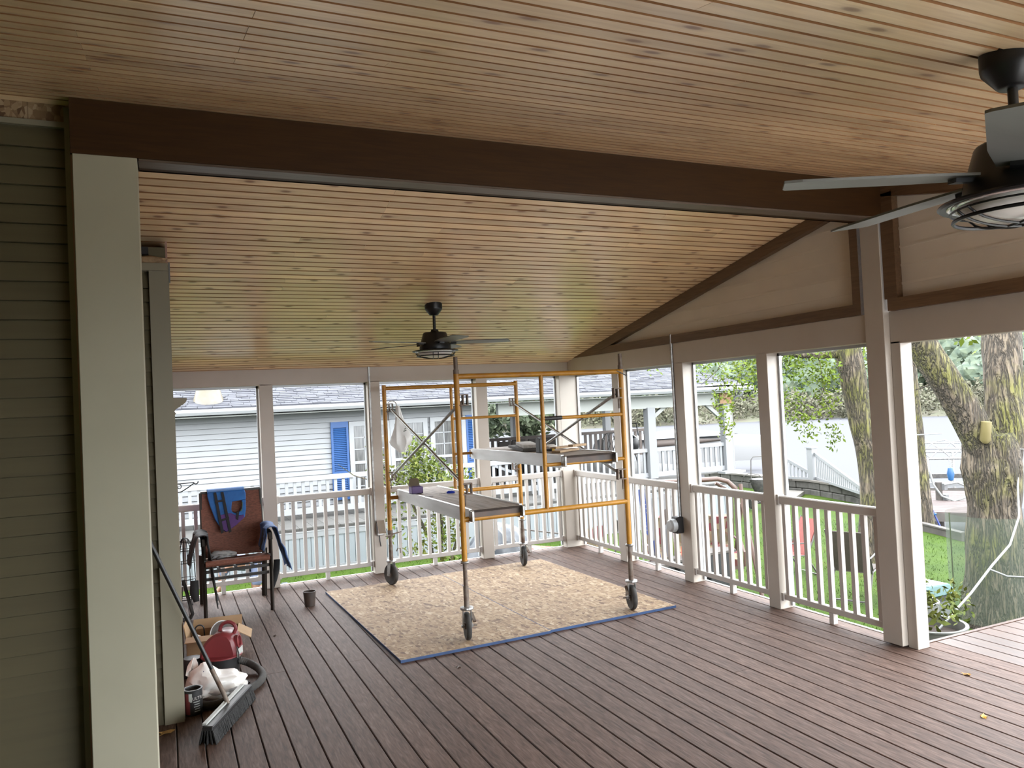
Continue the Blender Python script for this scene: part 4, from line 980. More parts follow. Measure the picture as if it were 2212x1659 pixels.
for i in range(16000):
    q = rg.random()
    if q < .75: x, y = rg.uniform(5.2, 14.), rg.uniform(4.2, 13.6)
    else: x, y = rg.uniform(.4, 6), rg.uniform(9.5, 13.9)
    if x > shore_x(y) - .1: continue
    a = rg.uniform(0, 6.28); h_ = rg.uniform(.025, .06); w_ = .006
    z = lawn_z(x, y) - .005; dx, dy = math.cos(a), math.sin(a)
    gb.add([(x - dy * w_, y + dx * w_, z), (x + dy * w_, y - dx * w_, z), (x + dx * .03, y + dy * .03, z + h_)], [(0, 1, 2)])
gb.build('grass_blades', 'lawn', gnd, kind='stuff')
lk = single(MB().box(-70, -60, -2.9, 190, 210, -2.4), 'lake', 'water', (20, 30, -2.9), 'pale lake with the overcast sky reflection put into its base colour', 'lake', kind='structure')
fs = thing('hill', 'far lake shore rising behind the water', 'hill', (80, 82, -2.5), kind='structure')
def hf(u, v):
    a = math.radians(-25 + 120 * u); r = 106 + 170 * v
    z = -2.9 + (0 if v == 0 else 2.2 * sstep(v * 9) + 9 * sstep((v - .08) * 1.3)) + (1.5 * mn.noise(V(a * 9, v * 6, 2)) if v > .02 else 0)
    return (r * math.sin(a), r * math.cos(a), z)
MB().grid(hf, 90, 14).build('shore_slope', 'reed', fs, smooth=True)
rr = random.Random(8)
def clump(b, c, r, n, s_, flat=1., up=.0):
    """loose leaf quads spread through a crown"""
    for i in range(n):
        d = V(rr.gauss(0, 1), rr.gauss(0, 1), rr.gauss(0, 1)); d.normalize(); k = rr.random() ** .4
        p = Vector(c) + V(d.x * r[0], d.y * r[1], d.z * r[2]) * k
        leafq(b, p, s_ * rr.uniform(.7, 1.3), up)
def leafq(b, p, s_, up=0.):
    n_ = V(rr.gauss(0, 1), rr.gauss(0, 1), rr.gauss(0, 1) + up); n_.normalize()
    t_ = n_.cross(V(rr.gauss(0, 1), rr.gauss(0, 1), rr.gauss(0, 1))); t_.normalize(); q = n_.cross(t_)
    b.add([p - t_ * s_, p + q * s_ * .45 , p + t_ * s_, p - q * s_ * .45], [(0, 1, 2, 3)])
rd = MB(); tl = MB()
for i in range(230):
    a = math.radians(rr.uniform(-8, 78)); r = rr.uniform(107, 120); h_ = rr.uniform(1.6, 3.0)
    clump(rd, (r * math.sin(a), r * math.cos(a), -2.3 + h_ * .7), (3.2, 3.2, h_), 230, .27)
rd.build('reeds', 'reed', fs, kind='stuff')
for i in range(170):
    a = math.radians(rr.uniform(-8, 78)); r = rr.uniform(124, 190); h_ = rr.uniform(3.2, 6.5)
    base = hf((math.degrees(a) + 25) / 120, (r - 106) / 170)[2]; c = (r * math.sin(a), r * math.cos(a), base + h_ * .9)
    tl.blob(c, (3.9, 3.9, h_ * .8), .35, 2.6, 3, i); clump(tl, c, (5.2, 5.2, h_ * 1.1), 430, .48)
single(tl, 'treeline', 'leaf_far_haze', (90, 100, 0), 'haze-tinted green woods on the hill across the lake', 'woods', kind='stuff')
# ------------------------------------------------------------------ neighbour's house
H = thing('house', 'neighbouring white single-storey house with blue shutters and grey shingle roof', 'house', (3, 17.2, -.2))
HW = 16.1
z = -.22
while z < 1.80:
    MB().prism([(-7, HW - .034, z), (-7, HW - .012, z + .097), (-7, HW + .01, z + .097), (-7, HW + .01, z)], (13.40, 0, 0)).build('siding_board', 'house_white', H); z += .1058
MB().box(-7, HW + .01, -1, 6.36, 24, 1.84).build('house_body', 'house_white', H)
MB().box(6.34, HW - .045, -.23, 6.42, HW + .10, 1.84).build('corner_board', 'house_trim', H)
for a, b_ in ((3.585, 4.26), (4.455, 5.10), (5.363, 5.99)):
    wn = MB().box(a - .10, HW - .085, 1.473, b_ + .10, HW, 1.57).box(a - .10, HW - .085, -.20, a, HW, 1.473).box(b_, HW - .085, -.20, b_ + .10, HW, 1.473).box(a, HW - .075, .677, b_, HW, .738).box(a, HW - .075, -.20, b_, HW, -.016).build('window', 'house_trim', H)
    for z0, z1 in ((.738, 1.473), (-.016, .677)):
        MB().box(a, HW - .055, z0, b_, HW - .045, z1).build('pane', 'window_glass', wn)
        mu = MB()
        for k in (1, 2):
            x = a + (b_ - a) * k / 3; mu.box(x - .010, HW - .064, z0, x + .010, HW - .054, z1)
            zz = z0 + (z1 - z0) * k / 3; mu.box(a, HW - .064, zz - .010, b_, HW - .054, zz + .010)
        mu.build('muntins', 'house_trim', wn)
for a, b_ in ((3.108, 3.468), (6.093, 6.365)):
    y0, y1 = HW - .095, HW - .04
    sh = MB().box(a, y0, -.034, a + .045, y1, 1.58).box(b_ - .045, y0, -.034, b_, y1, 1.58).box(a + .045, y0, 1.46, b_ - .045, y1, 1.58).box(a + .045, y0, .49, b_ - .045, y1, .555).box(a + .045, y0, -.034, b_ - .045, y1, .04).box(a + .045, HW - .06, 0, b_ - .045, y1, 1.5).build('shutter', 'shutter_blue', H)
    lv = MB(); zz = .045
    while zz < 1.445:
        if not (.455 < zz < .55): lv.prism([(a + .045, HW - .059, zz + .034), (a + .045, HW - .084, zz + .004), (a + .045, HW - .082, zz), (a + .045, HW - .059, zz + .024)], (b_ - a - .09, 0, 0))
        zz += .038
    lv.build('louvres', 'shutter_blue', sh, kind='stuff')
EY, EZ, RP = 15.62, 1.985, .36
XE = 13.85
def rz_(y): return EZ + RP * (y - EY)
# roof planes
MB().add([(-8, EY, EZ - .03), (XE, EY, EZ - .03), (XE - 3.6, 21, rz_(21) - .03 - .3), (-8, 21, rz_(21) - .03 - .3), (XE, 26.4, EZ - .03), (-8, 26.4, EZ - .03)],
         [(0, 1, 2, 3), (1, 4, 2), (3, 2, 4, 5)]).build('roof_deck', 'shingle', H)
rc = MB(); rs = random.Random(2); y = EY - .03; k = 0
while y < 20.6:
    xe = XE - (y - EY) * .66
    x = -3.5 - rs.random()
    while x < xe:
        L = rs.choice((.14, .2, .26, .34)); x1 = min(x + L, xe); d = rs.uniform(.008, .026)
        rc.add([(x, y, rz_(y) + d), (x1, y, rz_(y) + d), (x1, y + .118, rz_(y + .118) + .004), (x, y + .118, rz_(y + .118) + .004), (x, y, rz_(y) - .01), (x1, y, rz_(y) - .01)], [(0, 1, 2, 3), (4, 5, 1, 0), (1, 5, 2), (4, 0, 3)])
        x = x1 + .008
    y += .105; k += 1
rc.build('shingles', 'shingle', H, kind='stuff')
gt = MB().prism([(-8, EY - .10, 1.955), (-8, EY - .11, 1.90), (-8, EY - .085, 1.845), (-8, EY, 1.84), (-8, EY, 1.965), (-8, EY - .015, 1.965), (-8, EY - .02, 1.92), (-8, EY - .085, 1.935), (-8, EY - .09, 1.955)], (XE + 8.05, 0, 0)).build('gutter', 'house_trim', H)
MB().box(-8, EY - .002, 1.85, XE, EY + .02, 1.98).box(11.9, EY - .03, 1.965, XE, EY + .0, 2.035).build('fascia', 'house_trim', H)
MB().box(-8, EY, 1.80, 6.4, HW, 1.82).box(6.4, EY, 1.80, XE - .3, 17.2, 1.82).build('soffit', 'soffit_white', H)
MB().tube([(13.55, EY - .05, 1.83), (13.55, EY + .0, 1.74), (13.50, 15.95, 1.60), (13.50, 16.0, 1.40), (13.50, 16.0, -.25)], .05, 8).build('downspout', 'house_trim', H, smooth=True)
MB().box(13.02, 15.80, 1.52, 13.40, 15.82, 1.80).build('foam_patch', 'foam_orange', H)
MB().lathe([(.30, 2.02), (.29, 2.10), (.20, 2.40), (.0, 2.41)], (.78, 16.05, 0), 20).build('skylight', 'skylight', H, smooth=True)
# porch of the neighbour
P_ = thing('porch', 'neighbouring raised porch with white railing, posts and skirting', 'porch', (4, 15, -1.03))
rbp = random.Random(6)
x = -3.2
while x < 11.6: B(x, 14.0, -.26, min(x + .235, 11.64), 22, -.235).build('deck_board', 'deck_grey', P_); x += .241
MB().box(-3.2, 14.01, -.30, 11.62, 14.05, -.258).build('edge_board', 'deck_grey', P_)
B(11.62, 15.9, -.26, 13.55, 22, -.235).build('deck_board', 'deck_grey', P_)
MB().box(-3.2, 13.955, -.405, 11.68, 13.985, -.305).box(-3.2, 13.95, -.31, 11.68, 13.99, -.295).box(-3.2, 13.955, -1.05, 11.68, 13.985, -.93).build('skirt_rail', 'house_white', P_)
x = -3.2; sk = None
while x < 11.55:
    if sk is None: sk = MB().box(x, 13.968, -1.06, x + .184, 13.995, -.31).box(x + .184, 13.985, -1.06, x + .196, 13.995, -.31).build('skirt_panel', 'skirt_white', P_); x00 = x
    else:
        o = sk.copy(); COL.objects.link(o); o.parent = P_; o.location = (x - x00, 0, 0)
    x += .196
MB().box(11.62, 13.95, -1.06, 11.69, 22, -.30).build('skirt_side', 'skirt_white', P_)
def nrail(xa, xb, gap=.162, yr=16., dz=0.):
    r_ = MB().box(xa, yr - .045, .42 + dz, xb, yr + .045, .51 + dz).build('top_rail', 'house_trim', P_)
    MB().box(xa, yr - .035, -.205 + dz, xb, yr + .035, -.09 + dz).build('bottom_rail', 'house_trim', P_)
    n = round((xb - xa) / gap); st_ = (xb - xa) / n; f0 = None
    for i in range(n):
        xx = xa + st_ * (i + .5)
        if f0 is None: f0 = B(xx - .03, yr - .02, -.09 + dz, xx + .03, yr + .02, .42 + dz).build('baluster', 'house_trim', P_); x0_ = xx
        else: o = f0.copy(); COL.objects.link(o); o.parent = P_; o.location = (xx - x0_, 0, 0)
nrail(-2.2, 3.85, .154, 15.2, .065); nrail(5.37, 8.27, .154, 15.2, .065); nrail(8.82, 10.83); nrail(11.05, 13.2)
for xx, yy in ((3.87, 15.2), (5.32, 15.2), (8.32, 15.2), (8.76, 16.)): B(xx - .05, yy - .05, -.23, xx + .05, yy + .05, .60).build('rail_post', 'house_trim', P_)
for xa in (10.84, 13.2): B(xa, 15.88, -.23, xa + .22, 16.08, 1.52).build('porch_post', 'house_white', P_)
B(9.85, 21.8, -.23, 10.05, 22.0, 1.55).build('porch_post', 'house_white', P_)
B(13.2, 21.8, -.23, 13.4, 22.0, 1.55).build('porch_post', 'house_white', P_)
MB().box(6.85, 15.92, 1.50, 13.42, 16.06, 1.80).build('porch_beam', 'soffit_white', P_)
MB().box(9.8, 21.85, 1.55, 13.42, 22.0, 1.80).box(13.2, 16.0, 1.52, 13.42, 22, 1.80).build('porch_beam', 'soffit_white', P_)
for p, q in (((11.06, 16.05, 1.25), (11.45, 16.05, 1.52)), ((13.15, 16.05, 1.2), (12.75, 16.05, 1.52))): MB().bar(p, q, .09, .09).build('corner_brace', 'soffit_white', P_)
for q in range(5): MB().bar((7.2 + .02 * q, 14.1 + .35 * q, -.2), (7.2 + .02 * q, 14.15 + .35 * q, .62), .05, .05).build('baluster', 'house_trim', P_)
MB().bar((6.45, 15.9, .50), (7.75, 15.9, -.02), .08, .06).build('gate_brace', 'house_trim', P_)
MB().box(12.9, 15.6, -.26, 13.56, 15.9, -.21).build('corner_ledge', 'house_trim', P_)
# brown rail at the water side of that porch
R_ = thing('railing', 'brown wooden railing along the water side of the neighbouring porch', 'railing', (11, 21.5, -.23))
MB().box(7.2, 21.45, .66, 14.9, 21.55, .75).build('top_rail', 'brown_rail', R_)
MB().box(7.2, 21.47, -.12, 14.9, 21.53, -.04).build('bottom_rail', 'brown_rail', R_)
f0 = None; xx = 7.3
while xx < 14.9:
    if f0 is None: f0 = B(xx - .045, 21.48, -.04, xx + .045, 21.52, .66).build('baluster', 'brown_rail', R_); x0_ = xx
    else: o = f0.copy(); COL.objects.link(o); o.parent = R_; o.location = (xx - x0_, 0, 0)
    xx += .19
# furniture on the neighbouring porch
def wicker(x0, x1, y, top, label, kind_='armchair'):
    t = thing('wicker_' + kind_, label, kind_, ((x0 + x1) / 2, y, -.235), 'dark wicker seats on the neighbouring porch')
    MB().prism([(x0, y + .10, .2), (x1, y + .10, .2), (x1, y - .10, top), (x0, y - .10, top)], (0, .06, 0)).build('backrest', 'wicker_dark', t, bevel=.02)
    B(x0 - .03, y + .1, -.1, x1 + .03, y + .65, .18).build('seat', 'wicker_dark', t, bevel=.02)
    for xx in (x0 - .03, x1 - .05): B(xx, y + .1, -.235, xx + .08, y + .6, .36).build('armrest', 'wicker_dark', t, bevel=.015)
wicker(7.85, 8.18, 18.4, .80, 'dark wicker chair on the neighbouring porch, the one nearest the house corner')
wicker(8.27, 8.66, 18.5, .82, 'dark wicker chair on the neighbouring porch beside the wicker sofa')
wicker(8.80, 9.85, 18.6, .82, 'long dark wicker sofa on the neighbouring porch', 'sofa')
def patio_chair(x, y, label, a=0.):
    t = thing('patio_chair', label, 'chair', (x, y, -.235), 'metal chairs on the neighbouring porch')
    m = rz(a); o = V(x, y, -.235)
    MB().tube([o + m @ V(-.27, .1, .42), o + m @ V(-.29, -.02, .9), o + m @ V(-.15, -.05, 1.06), o + m @ V(.15, -.05, 1.06), o + m @ V(.29, -.02, .9), o + m @ V(.27, .1, .42)], .016, 6).build('back_frame', 'patio_metal', t, smooth=True)
    sl = MB()
    for k in range(6): sl.tube([o + m @ V(-.25 + .1 * k, .09, .42), o + m @ V(-.19 + .08 * k + (.09 if k % 2 else -.09), .0, .75), o + m @ V(-.2 + .08 * k, -.05, 1.05)], .011, 5)
    sl.build('back_lattice', 'patio_metal', t, smooth=True)
    MB().obox(o + m @ V(0, .32, .42), (.27, .25, .02), m).build('seat', 'patio_metal', t)
    for sx, sy in ((-.25, .1), (.25, .1), (-.25, .55), (.25, .55)): MB().tube([o + m @ V(sx, sy, .42), o + m @ V(sx * 1.1, sy, 0)], .014, 6).build('leg', 'patio_metal', t)
patio_chair(11.35, 18.5, 'metal chair with a lattice back on the neighbouring porch')
patio_chair(12.35, 19.4, 'metal chair seen past the neighbouring porch post', .7)
t = thing('barbecue', 'dark barbecue grill on the neighbouring porch', 'grill', (12.05, 18.6, -.235))
MB().lathe([(.16, .45), (.24, .6), (.25, .75), (.22, .88), (.1, .96), (0, .97)], (12.05, 18.6, -.235), 18).build('bowl', 'black_metal', t, smooth=True)
for k in range(3): MB().tube([(12.05 + .12 * math.cos(k * 2.1), 18.6 + .12 * math.sin(k * 2.1), .3), (12.05 + .25 * math.cos(k * 2.1), 18.6 + .25 * math.sin(k * 2.1), -.235)], .015, 6).build('leg', 'black_metal', t)
MB().tube([(11.7, 18.4, .62), (11.72, 18.4, 1.06), (12.15, 18.4, 1.06), (12.2, 18.4, .7)], .018, 6).build('handle', 'black_metal', t, smooth=True)
t = thing('parasol', 'rolled taupe parasol resting along the neighbouring porch railing', 'parasol', (12.3, 16.15, .5))
MB().tube([(11.15, 16.15, .60), (12.2, 16.2, .59), (13.4, 16.3, .56)], [.09, .08, .03], 10).build('rolled_canopy', 'umbrella_taupe', t, smooth=True)
MB().tube([(12.40, 16.12, .46), (12.50, 16.14, .78)], .035, 8).build('pole', 'umbrella_taupe', t, smooth=True)
t = thing('motor_boat', 'long white boat moored behind the neighbouring porch', 'boat', (25, 33, -2.4))
MB().grid(lambda u, v: (20 + 9 * u, 33.5 - 1.5 * u + (1.0 - .7 * u) * math.cos(PI * v), -1.6 + (1.6 - .55 * abs(u - .45)) * math.sin(PI * v) ** .5 - .25 * u), 14, 10).build('hull', 'boat_white', t, smooth=True)
MB().grid(lambda u, v: (21 + 5.5 * u, 33 - 1.5 * u + .8 * math.cos(PI * v), -.35 + .4 * math.sin(PI * u) * math.sin(PI * v)), 10, 6).build('cover', 'boat_white', t, smooth=True)
# ------------------------------------------------------------------ plants
def leafy(name, label, cat, base, clumps, leaf, s_, stems, bark_='bark', up=.3, fname='foliage'):
    t = thing(name, label, cat, base)
    for st_ in stems: MB().tube(st_[0], st_[1], 8).build('stem', bark_, t, smooth=True)
    b = MB()
    for c, r, n in clumps: clump(b, c, r, n, s_, up=up)
    b.build(fname, leaf, t, kind='stuff'); return t
leafy('shrub', 'green flowering shrub in front of the neighbouring house windows', 'shrub', (4.0, 12.1, -1.05),
      [((3.95, 12.1, .55), (.55, .5, .45), 1100), ((3.75, 12.1, .98), (.30, .3, .38), 420), ((3.1, 12.3, .95), (.18, .3, .5), 130), ((4.45, 11.9, .35), (.35, .4, .45), 480), ((3.35, 12.2, .62), (.35, .3, .3), 200), ((4.1, 12., -.25), (.42, .4, .6), 620), ((3.4, 12.2, .1), (.35, .3, .5), 130), ((3.6, 12.1, -.5), (.25, .3, .2), 60)],
      'leaf_bush', .040, [([(4.0, 12.1, -1.05), (3.85, 12.1, -.3), (3.55, 12.15, .4), (3.2, 12.3, .9)], [.035, .03, .02, .008]), ([(4.05, 12.1, -1.05), (4.1, 12.1, -.1), (3.9, 12.1, .7)], [.03, .025, .012]), ([(4.1, 12.05, -1.05), (4.35, 12., -.3), (4.5, 11.9, .4)], [.03, .02, .01]), ([(3.3, 12.3, .55), (2.75, 12.4, .75), (2.5, 12.4, .95)], [.012, .008, .004])])
leafy('spruce_tree', 'dark evergreen tree seen under the neighbouring porch roof', 'tree', (14.5, 30, -1.2),
      [((13.2, 30, 1.3), (1.1, 1., .9), 500), ((14.6, 30, 1.25), (1.1, 1., 1.0), 520), ((16., 30, 1.6), (1.0, 1., .5), 320), ((14.2, 30, .55), (.5, .5, .5), 160), ((12.6, 30, .8), (.5, .6, .5), 160), ((14.5, 30.2, 3.4), (1.8, 1.6, 1.8), 700)],
      'leaf_spruce', .16, [([(14.6, 30.2, -1.2), (14.6, 30.2, 1.5), (14.5, 30.2, 5)], [.22, .18, .05])])
# the big forked tree
t = thing('tree', 'big forked tree with mossy bark right beside the deck', 'tree', (9.2, 6.25, -1.2))
def rough_trunk(pts, rs, n=26, seed=0, k=.10):
    """bark-ridged trunk"""
    P3 = []; R3 = []
    for i in range(len(pts) - 1):
        p0, p1, p2, p3 = [Vector(pts[max(0, min(len(pts) - 1, i + q))]) for q in (-1, 0, 1, 2)]
        for q in range(7):
            s_ = q / 7; P3.append(.5 * ((2 * p1) + (p2 - p0) * s_ + (2 * p0 - 5 * p1 + 4 * p2 - p3) * s_ ** 2 + (3 * p1 - p0 - 3 * p2 + p3) * s_ ** 3)); R3.append(rs[i] + (rs[i + 1] - rs[i]) * s_)
    P3.append(Vector(pts[-1])); R3.append(rs[-1])
    m = MB().tube(P3, R3, n); c = len(P3)
    for i in range(c):
        for j in range(n):
            v = Vector(m.v[i * n + j]); d = v - P3[i]
            f_ = 1 + k * mn.noise(V(d.x * 9 + seed, d.y * 9, v.z * 1.6)) + k * .7 * mn.noise(V(d.x * 22, d.y * 22 + seed, v.z * 3.5))
            m.v[i * n + j] = tuple(P3[i] + d * f_)
    return m
rough_trunk([(9.17, 6.22, -1.3), (9.18, 6.22, -1.05), (9.2, 6.2, -.5), (9.21, 6.19, .25), (9.19, 6.18, .75), (9.15, 6.17, 1.15)], [.48, .40, .325, .285, .33, .26], 34, 1).build('trunk', 'bark', t, smooth=True)
rough_trunk([(9.16, 6.2, .75), (9.02, 6.2, 1.1), (8.76, 6.27, 1.6), (8.42, 6.38, 2.2), (8.0, 6.5, 3.0), (7.6, 6.7, 4.4)], [.24, .20, .185, .175, .16, .10], 24, 5).build('limb', 'bark', t, smooth=True)
rough_trunk([(9.26, 6.16, .75), (9.42, 6.14, 1.15), (9.47, 6.16, 1.6), (9.56, 6.2, 2.25), (9.8, 6.3, 3.4), (10.1, 6.4, 5.)], [.24, .23, .215, .215, .18, .1], 24, 9).build('limb', 'bark', t, smooth=True)
sb = MB().tube([(9.02, 6.07, .98), (8.93, 6.05, 1.15), (8.90, 6.04, 1.30)], [.10, .075, .066], 16).build('cut_stub', 'bark', t, smooth=True)
MB().lathe([(.0, .002), (.058, .0), (.060, -.22), (.03, -.26)], (8.885, 6.005, 1.31), 18, Matrix.Rotation(.12, 3, 'X')).build('cut_face', 'wood_fresh', sb, smooth=True)
hl = MB().tube([(9.15 + .085 * math.cos(a), 5.925 + .02 * math.sin(a), .93 + .075 * math.sin(a)) for a in [i * PI / 8 for i in range(16)]], .034, 8, closed=True).build('hollow_rim', 'bark', t, smooth=True)
MB().blob((9.15, 5.955, .93), (.075, .03, .07), .3, 3, 2, 3).build('hollow', 'soil', hl); MB().blob((9.16, 5.935, .94), (.03, .02, .045), .4, 3, 2, 6).build('exposed_wood', 'foam_orange', hl)
for q in ([(9.3, 6.5, 1.5), (9.0, 6.9, 1.95), (8.8, 7.1, 2.3)], [(9.35, 6.5, 1.75), (9.0, 6.7, 1.8), (8.75, 6.9, 1.7)], [(9.3, 6.5, 1.75), (9.1, 6.7, 2.0), (9.2, 6.8, 2.4)]): MB().tube(q, [.018, .012, .005], 6).build('twig', 'bark', t, smooth=True)
b = MB()
for c, r, n in (((8.2, 7.0, 4.2), (1.6, 1.4, 1.0), 500), ((10.3, 6.6, 5.0), (1.8, 1.6, 1.1), 500), ((9.2, 7.4, 2.55), (.5, .5, .35), 70), ((10.6, 6.9, 2.5), (.6, .6, .4), 90)): clump(b, c, r, n, .07, up=.3)
b.build('foliage', 'leaf_green', t, kind='stuff')
# second tree with the leafy branch
t = thing('tree', 'tree by the lake whose leafy branch hangs across the view', 'tree', (11.07, 9.67, -1.3))
rough_trunk([(11.09, 9.67, -1.4), (11.07, 9.67, -1.1), (11.1, 9.62, -.3), (11.1, 9.61, .45), (10.97, 9.65, 1.25), (10.85, 9.68, 2.15), (10.72, 9.72, 3.0), (10.5, 9.8, 4.5)], [.30, .24, .205, .195, .20, .215, .20, .12], 22, 3, .08).build('trunk', 'bark', t, smooth=True)
rough_trunk([(11.02, 9.6, .9), (11.3, 9.6, 1.7), (11.6, 9.6, 2.6)], [.10, .09, .07], 12, 6, .08).build('limb', 'bark', t, smooth=True)
MB().tube([(10.75, 9.72, 2.38), (10.3, 9.9, 2.36), (9.75, 10.15, 2.43), (9.2, 10.5, 2.55), (8.6, 10.9, 2.7)], [.075, .06, .05, .035, .015], 10).build('branch', 'bark', t, smooth=True)
MB().tube([(10.85, 9.7, 2.6), (10.1, 9.6, 2.95), (9.2, 9.9, 3.0), (8.2, 10.6, 2.8)], [.07, .05, .035, .012], 10).build('branch', 'bark', t, smooth=True)
tw = [([(10.35, 9.9, 2.36), (10.40, 9.9, 1.98), (10.42, 9.88, 1.78)], .012), ([(10.41, 9.88, 1.8), (10.2, 9.9, 1.72), (10.05, 9.95, 1.3)], .009), ([(10.41, 9.88, 1.8), (10.3, 9.9, 1.55), (10.1, 9.9, 1.35)], .008), ([(9.0, 10.6, 2.6), (8.8, 10.7, 2.2), (8.5, 10.8, 1.95)], .010), ([(9.3, 10.4, 2.5), (9.0, 10.4, 2.1), (8.9, 10.4, 1.75)], .010), ([(9.75, 10.1, 2.4), (9.6, 10.1, 2.0), (9.65, 10.0, 1.6)], .010)]
for p, r in tw: MB().tube(p, [r, r * .8, r * .4], 6).build('twig', 'bark', t, smooth=True)
b = MB()
for c, r, n in (((10.2, 9.9, 2.15), (.45, .5, .35), 330), ((9.6, 10.2, 2.25), (.5, .5, .35), 330), ((9.0, 10.4, 2.25), (.45, .5, .4), 260), ((8.45, 10.8, 2.25), (.45, .5, .4), 170), ((7.75, 11.1, 2.45), (.25, .4, .3), 80), ((10.45, 9.85, 1.75), (.22, .3, .45), 150), ((9.75, 10.0, 1.55), (.35, .35, .4), 180), ((10.0, 9.9, 1.2), (.22, .3, .35), 100), ((8.75, 10.5, 1.65), (.22, .3, .5), 150), ((9.2, 10.3, 1.95), (.4, .4, .35), 160), ((8.75, 10.5, 1.2), (.15, .2, .3), 40), ((10.6, 9.9, 1.0), (.12, .2, .4), 70), ((11.3, 9.9, 2.3), (.35, .4, .5), 130), ((9.9, 9.8, 3.6), (1.6, 1.4, .8), 500)):
    clump(b, c, r, int(n * 1.5), .036, up=.3)
b.build('foliage', 'leaf_green', t, kind='stuff')
t = thing('tree', 'slim tree trunk standing at the bank by the dock', 'tree', (14.7, 11.45, -1.35))
rough_trunk([(14.75, 11.4, -1.45), (14.72, 11.4, -1.2), (14.66, 11.4, -.2), (14.62, 11.42, .8), (14.55, 11.42, 1.9), (14.5, 11.4, 3.2), (14.4, 11.4, 5)], [.25, .16, .135, .135, .13, .12, .08], 16, 12, .08).build('trunk', 'bark', t, smooth=True)
b = MB(); clump(b, (14.6, 11.8, 4.6), (1.4, 1.4, 1.2), 350, .07); clump(b, (13.9, 12.2, 2.6), (.5, .5, .5), 90, .06); b.build('foliage', 'leaf_green', t, kind='stuff')
# ------------------------------------------------------------------ lawn furniture
def sling_lawn(name, label, loc, a, mat, sc_=1.):
    t = thing(name, label, 'chair', loc); m = rz(a); o = Vector(loc)
    def P(x, y, z): return o + m @ V(x * sc_, y * sc_, z * sc_)       # faces +x
    MB().prism([P(-.20, -.23, .40), P(.26, -.23, .43), P(.27, -.23, .42), P(-.20, -.23, .385)], m @ V(0, .46 * sc_, 0)).build('seat', mat, t)
    MB().prism([P(-.20, -.23, .40), P(-.47, -.23, .98), P(-.455, -.23, .985), P(-.185, -.23, .405)], m @ V(0, .46 * sc_, 0)).build('backrest', mat, t)
    for s_ in (-1, 1):
        y = s_ * .25
        MB().tube([P(-.48, y, 1.0), P(-.20, y, .395), P(.27, y, .425), P(.31, y, .36), P(.24, y, 0)], .013, 6).build('leg', 'patio_metal', t, smooth=True)
        MB().tube([P(.22, y, .42), P(.20, y, .60), P(.1, y, .63), P(-.26, y, .60), P(-.15, y, .42), P(-.42, y, 0)], .013, 6).build('leg', 'patio_metal', t, smooth=True)
    MB().bar(P(-.40, -.25, .04), P(-.40, .25, .04), .02, .02).build('stretcher', 'patio_metal', t)
    return t
sling_lawn('lawn_chair', 'red sling lawn chair on the grass seen from its side', (9.04, 9.50, -1.20), 3.0, 'red_sling', .92)
sling_lawn('lawn_chair', 'taupe sling lawn chair on the grass with its back to the porch', (8.92, 8.06, -1.20), .45, 'taupe_sling', 1.02)
# garden swing
t = thing('garden_swing', 'brown metal garden swing with red and cream floral cushions', 'swing', (6.9, 9.05, -1.05))
def sw(u, off=0., z=0.): return V(5.95 + 1.45 * u, 9.42 - .62 * u, z) + V(.39, .92, 0) * off
MB().tube([sw(-.02, 0, .56), sw(.86, 0, .57), sw(.95, 0, .53), sw(1.02, 0, .42), sw(1.05, 0, .30)], .036, 10).build('top_bar', 'swing_frame', t, smooth=True)
MB().tube([sw(.86, .1, .50), sw(.98, .1, .38), sw(1.06, .05, .28)], .025, 8).build('roof_strut', 'swing_frame', t, smooth=True)
for u in (0., 1.07):
    MB().tube([sw(u, 0, .48), sw(u, -.05, .20), sw(u + .03, -.55, -1.04)], .03, 8).build('leg', 'swing_frame', t, smooth=True)
    MB().tube([sw(u, 0, .20), sw(u - .02, .55, -1.04)], .028, 8).build('leg', 'swing_frame', t, smooth=True)
MB().grid(lambda u, v: sw(.20 + .78 * u, .22 - .10 * v, -.50 + .52 * v) + V(0, 0, .02 * math.sin(12 * u)), 14, 8, .09).build('back_cushion', 'floral', t, smooth=True)
MB().grid(lambda u, v: sw(.20 + .78 * u, .22 - .55 * v, -.50 - .05 * v - .06 * v * v), 14, 8, .10).build('seat_cushion', 'floral', t, smooth=True)
MB().bar(sw(.18, -.3, -.64), sw(1., -.3, -.64), .04, .05).bar(sw(.18, .2, -.62), sw(1., .2, -.62), .04, .05).build('seat_frame', 'swing_frame', t)
for u in (.17, 1.0):
    MB().tube([sw(u, .22, -.55), sw(u, .18, -.28), sw(u, -.25, -.30), sw(u, -.36, -.42), sw(u, -.34, -.62)], .018, 8).build('armrest', 'swing_frame', t, smooth=True)
    MB().tube([sw(u, .1, -.3), sw(u, .02, .48)], .008, 5).build('hanger', 'swing_frame', t)
t = thing('floral_chair', 'garden chair with a red and cream floral cushion left of the hanging flag', 'chair', (5.5, 9.6, -1.05))
MB().grid(lambda u, v: V(5.22 + .50 * u, 9.75 - .22 * u, -.60 + .55 * v) + V(.03 * v, .12 * v, .02 * math.sin(9 * u)), 8, 8, .09).build('back_cushion', 'floral', t, smooth=True)
MB().grid(lambda u, v: V(5.22 + .50 * u - .15 * v, 9.75 - .22 * u - .42 * v, -.58 - .03 * v), 8, 6, .09).build('seat_cushion', 'floral', t, smooth=True)
for x, y in ((5.2, 9.8), (5.7, 9.58), (5.06, 9.35), (5.55, 9.14)): MB().tube([(x, y, -1.05), (x, y, -.62)], .018, 6).build('leg', 'patio_metal', t)
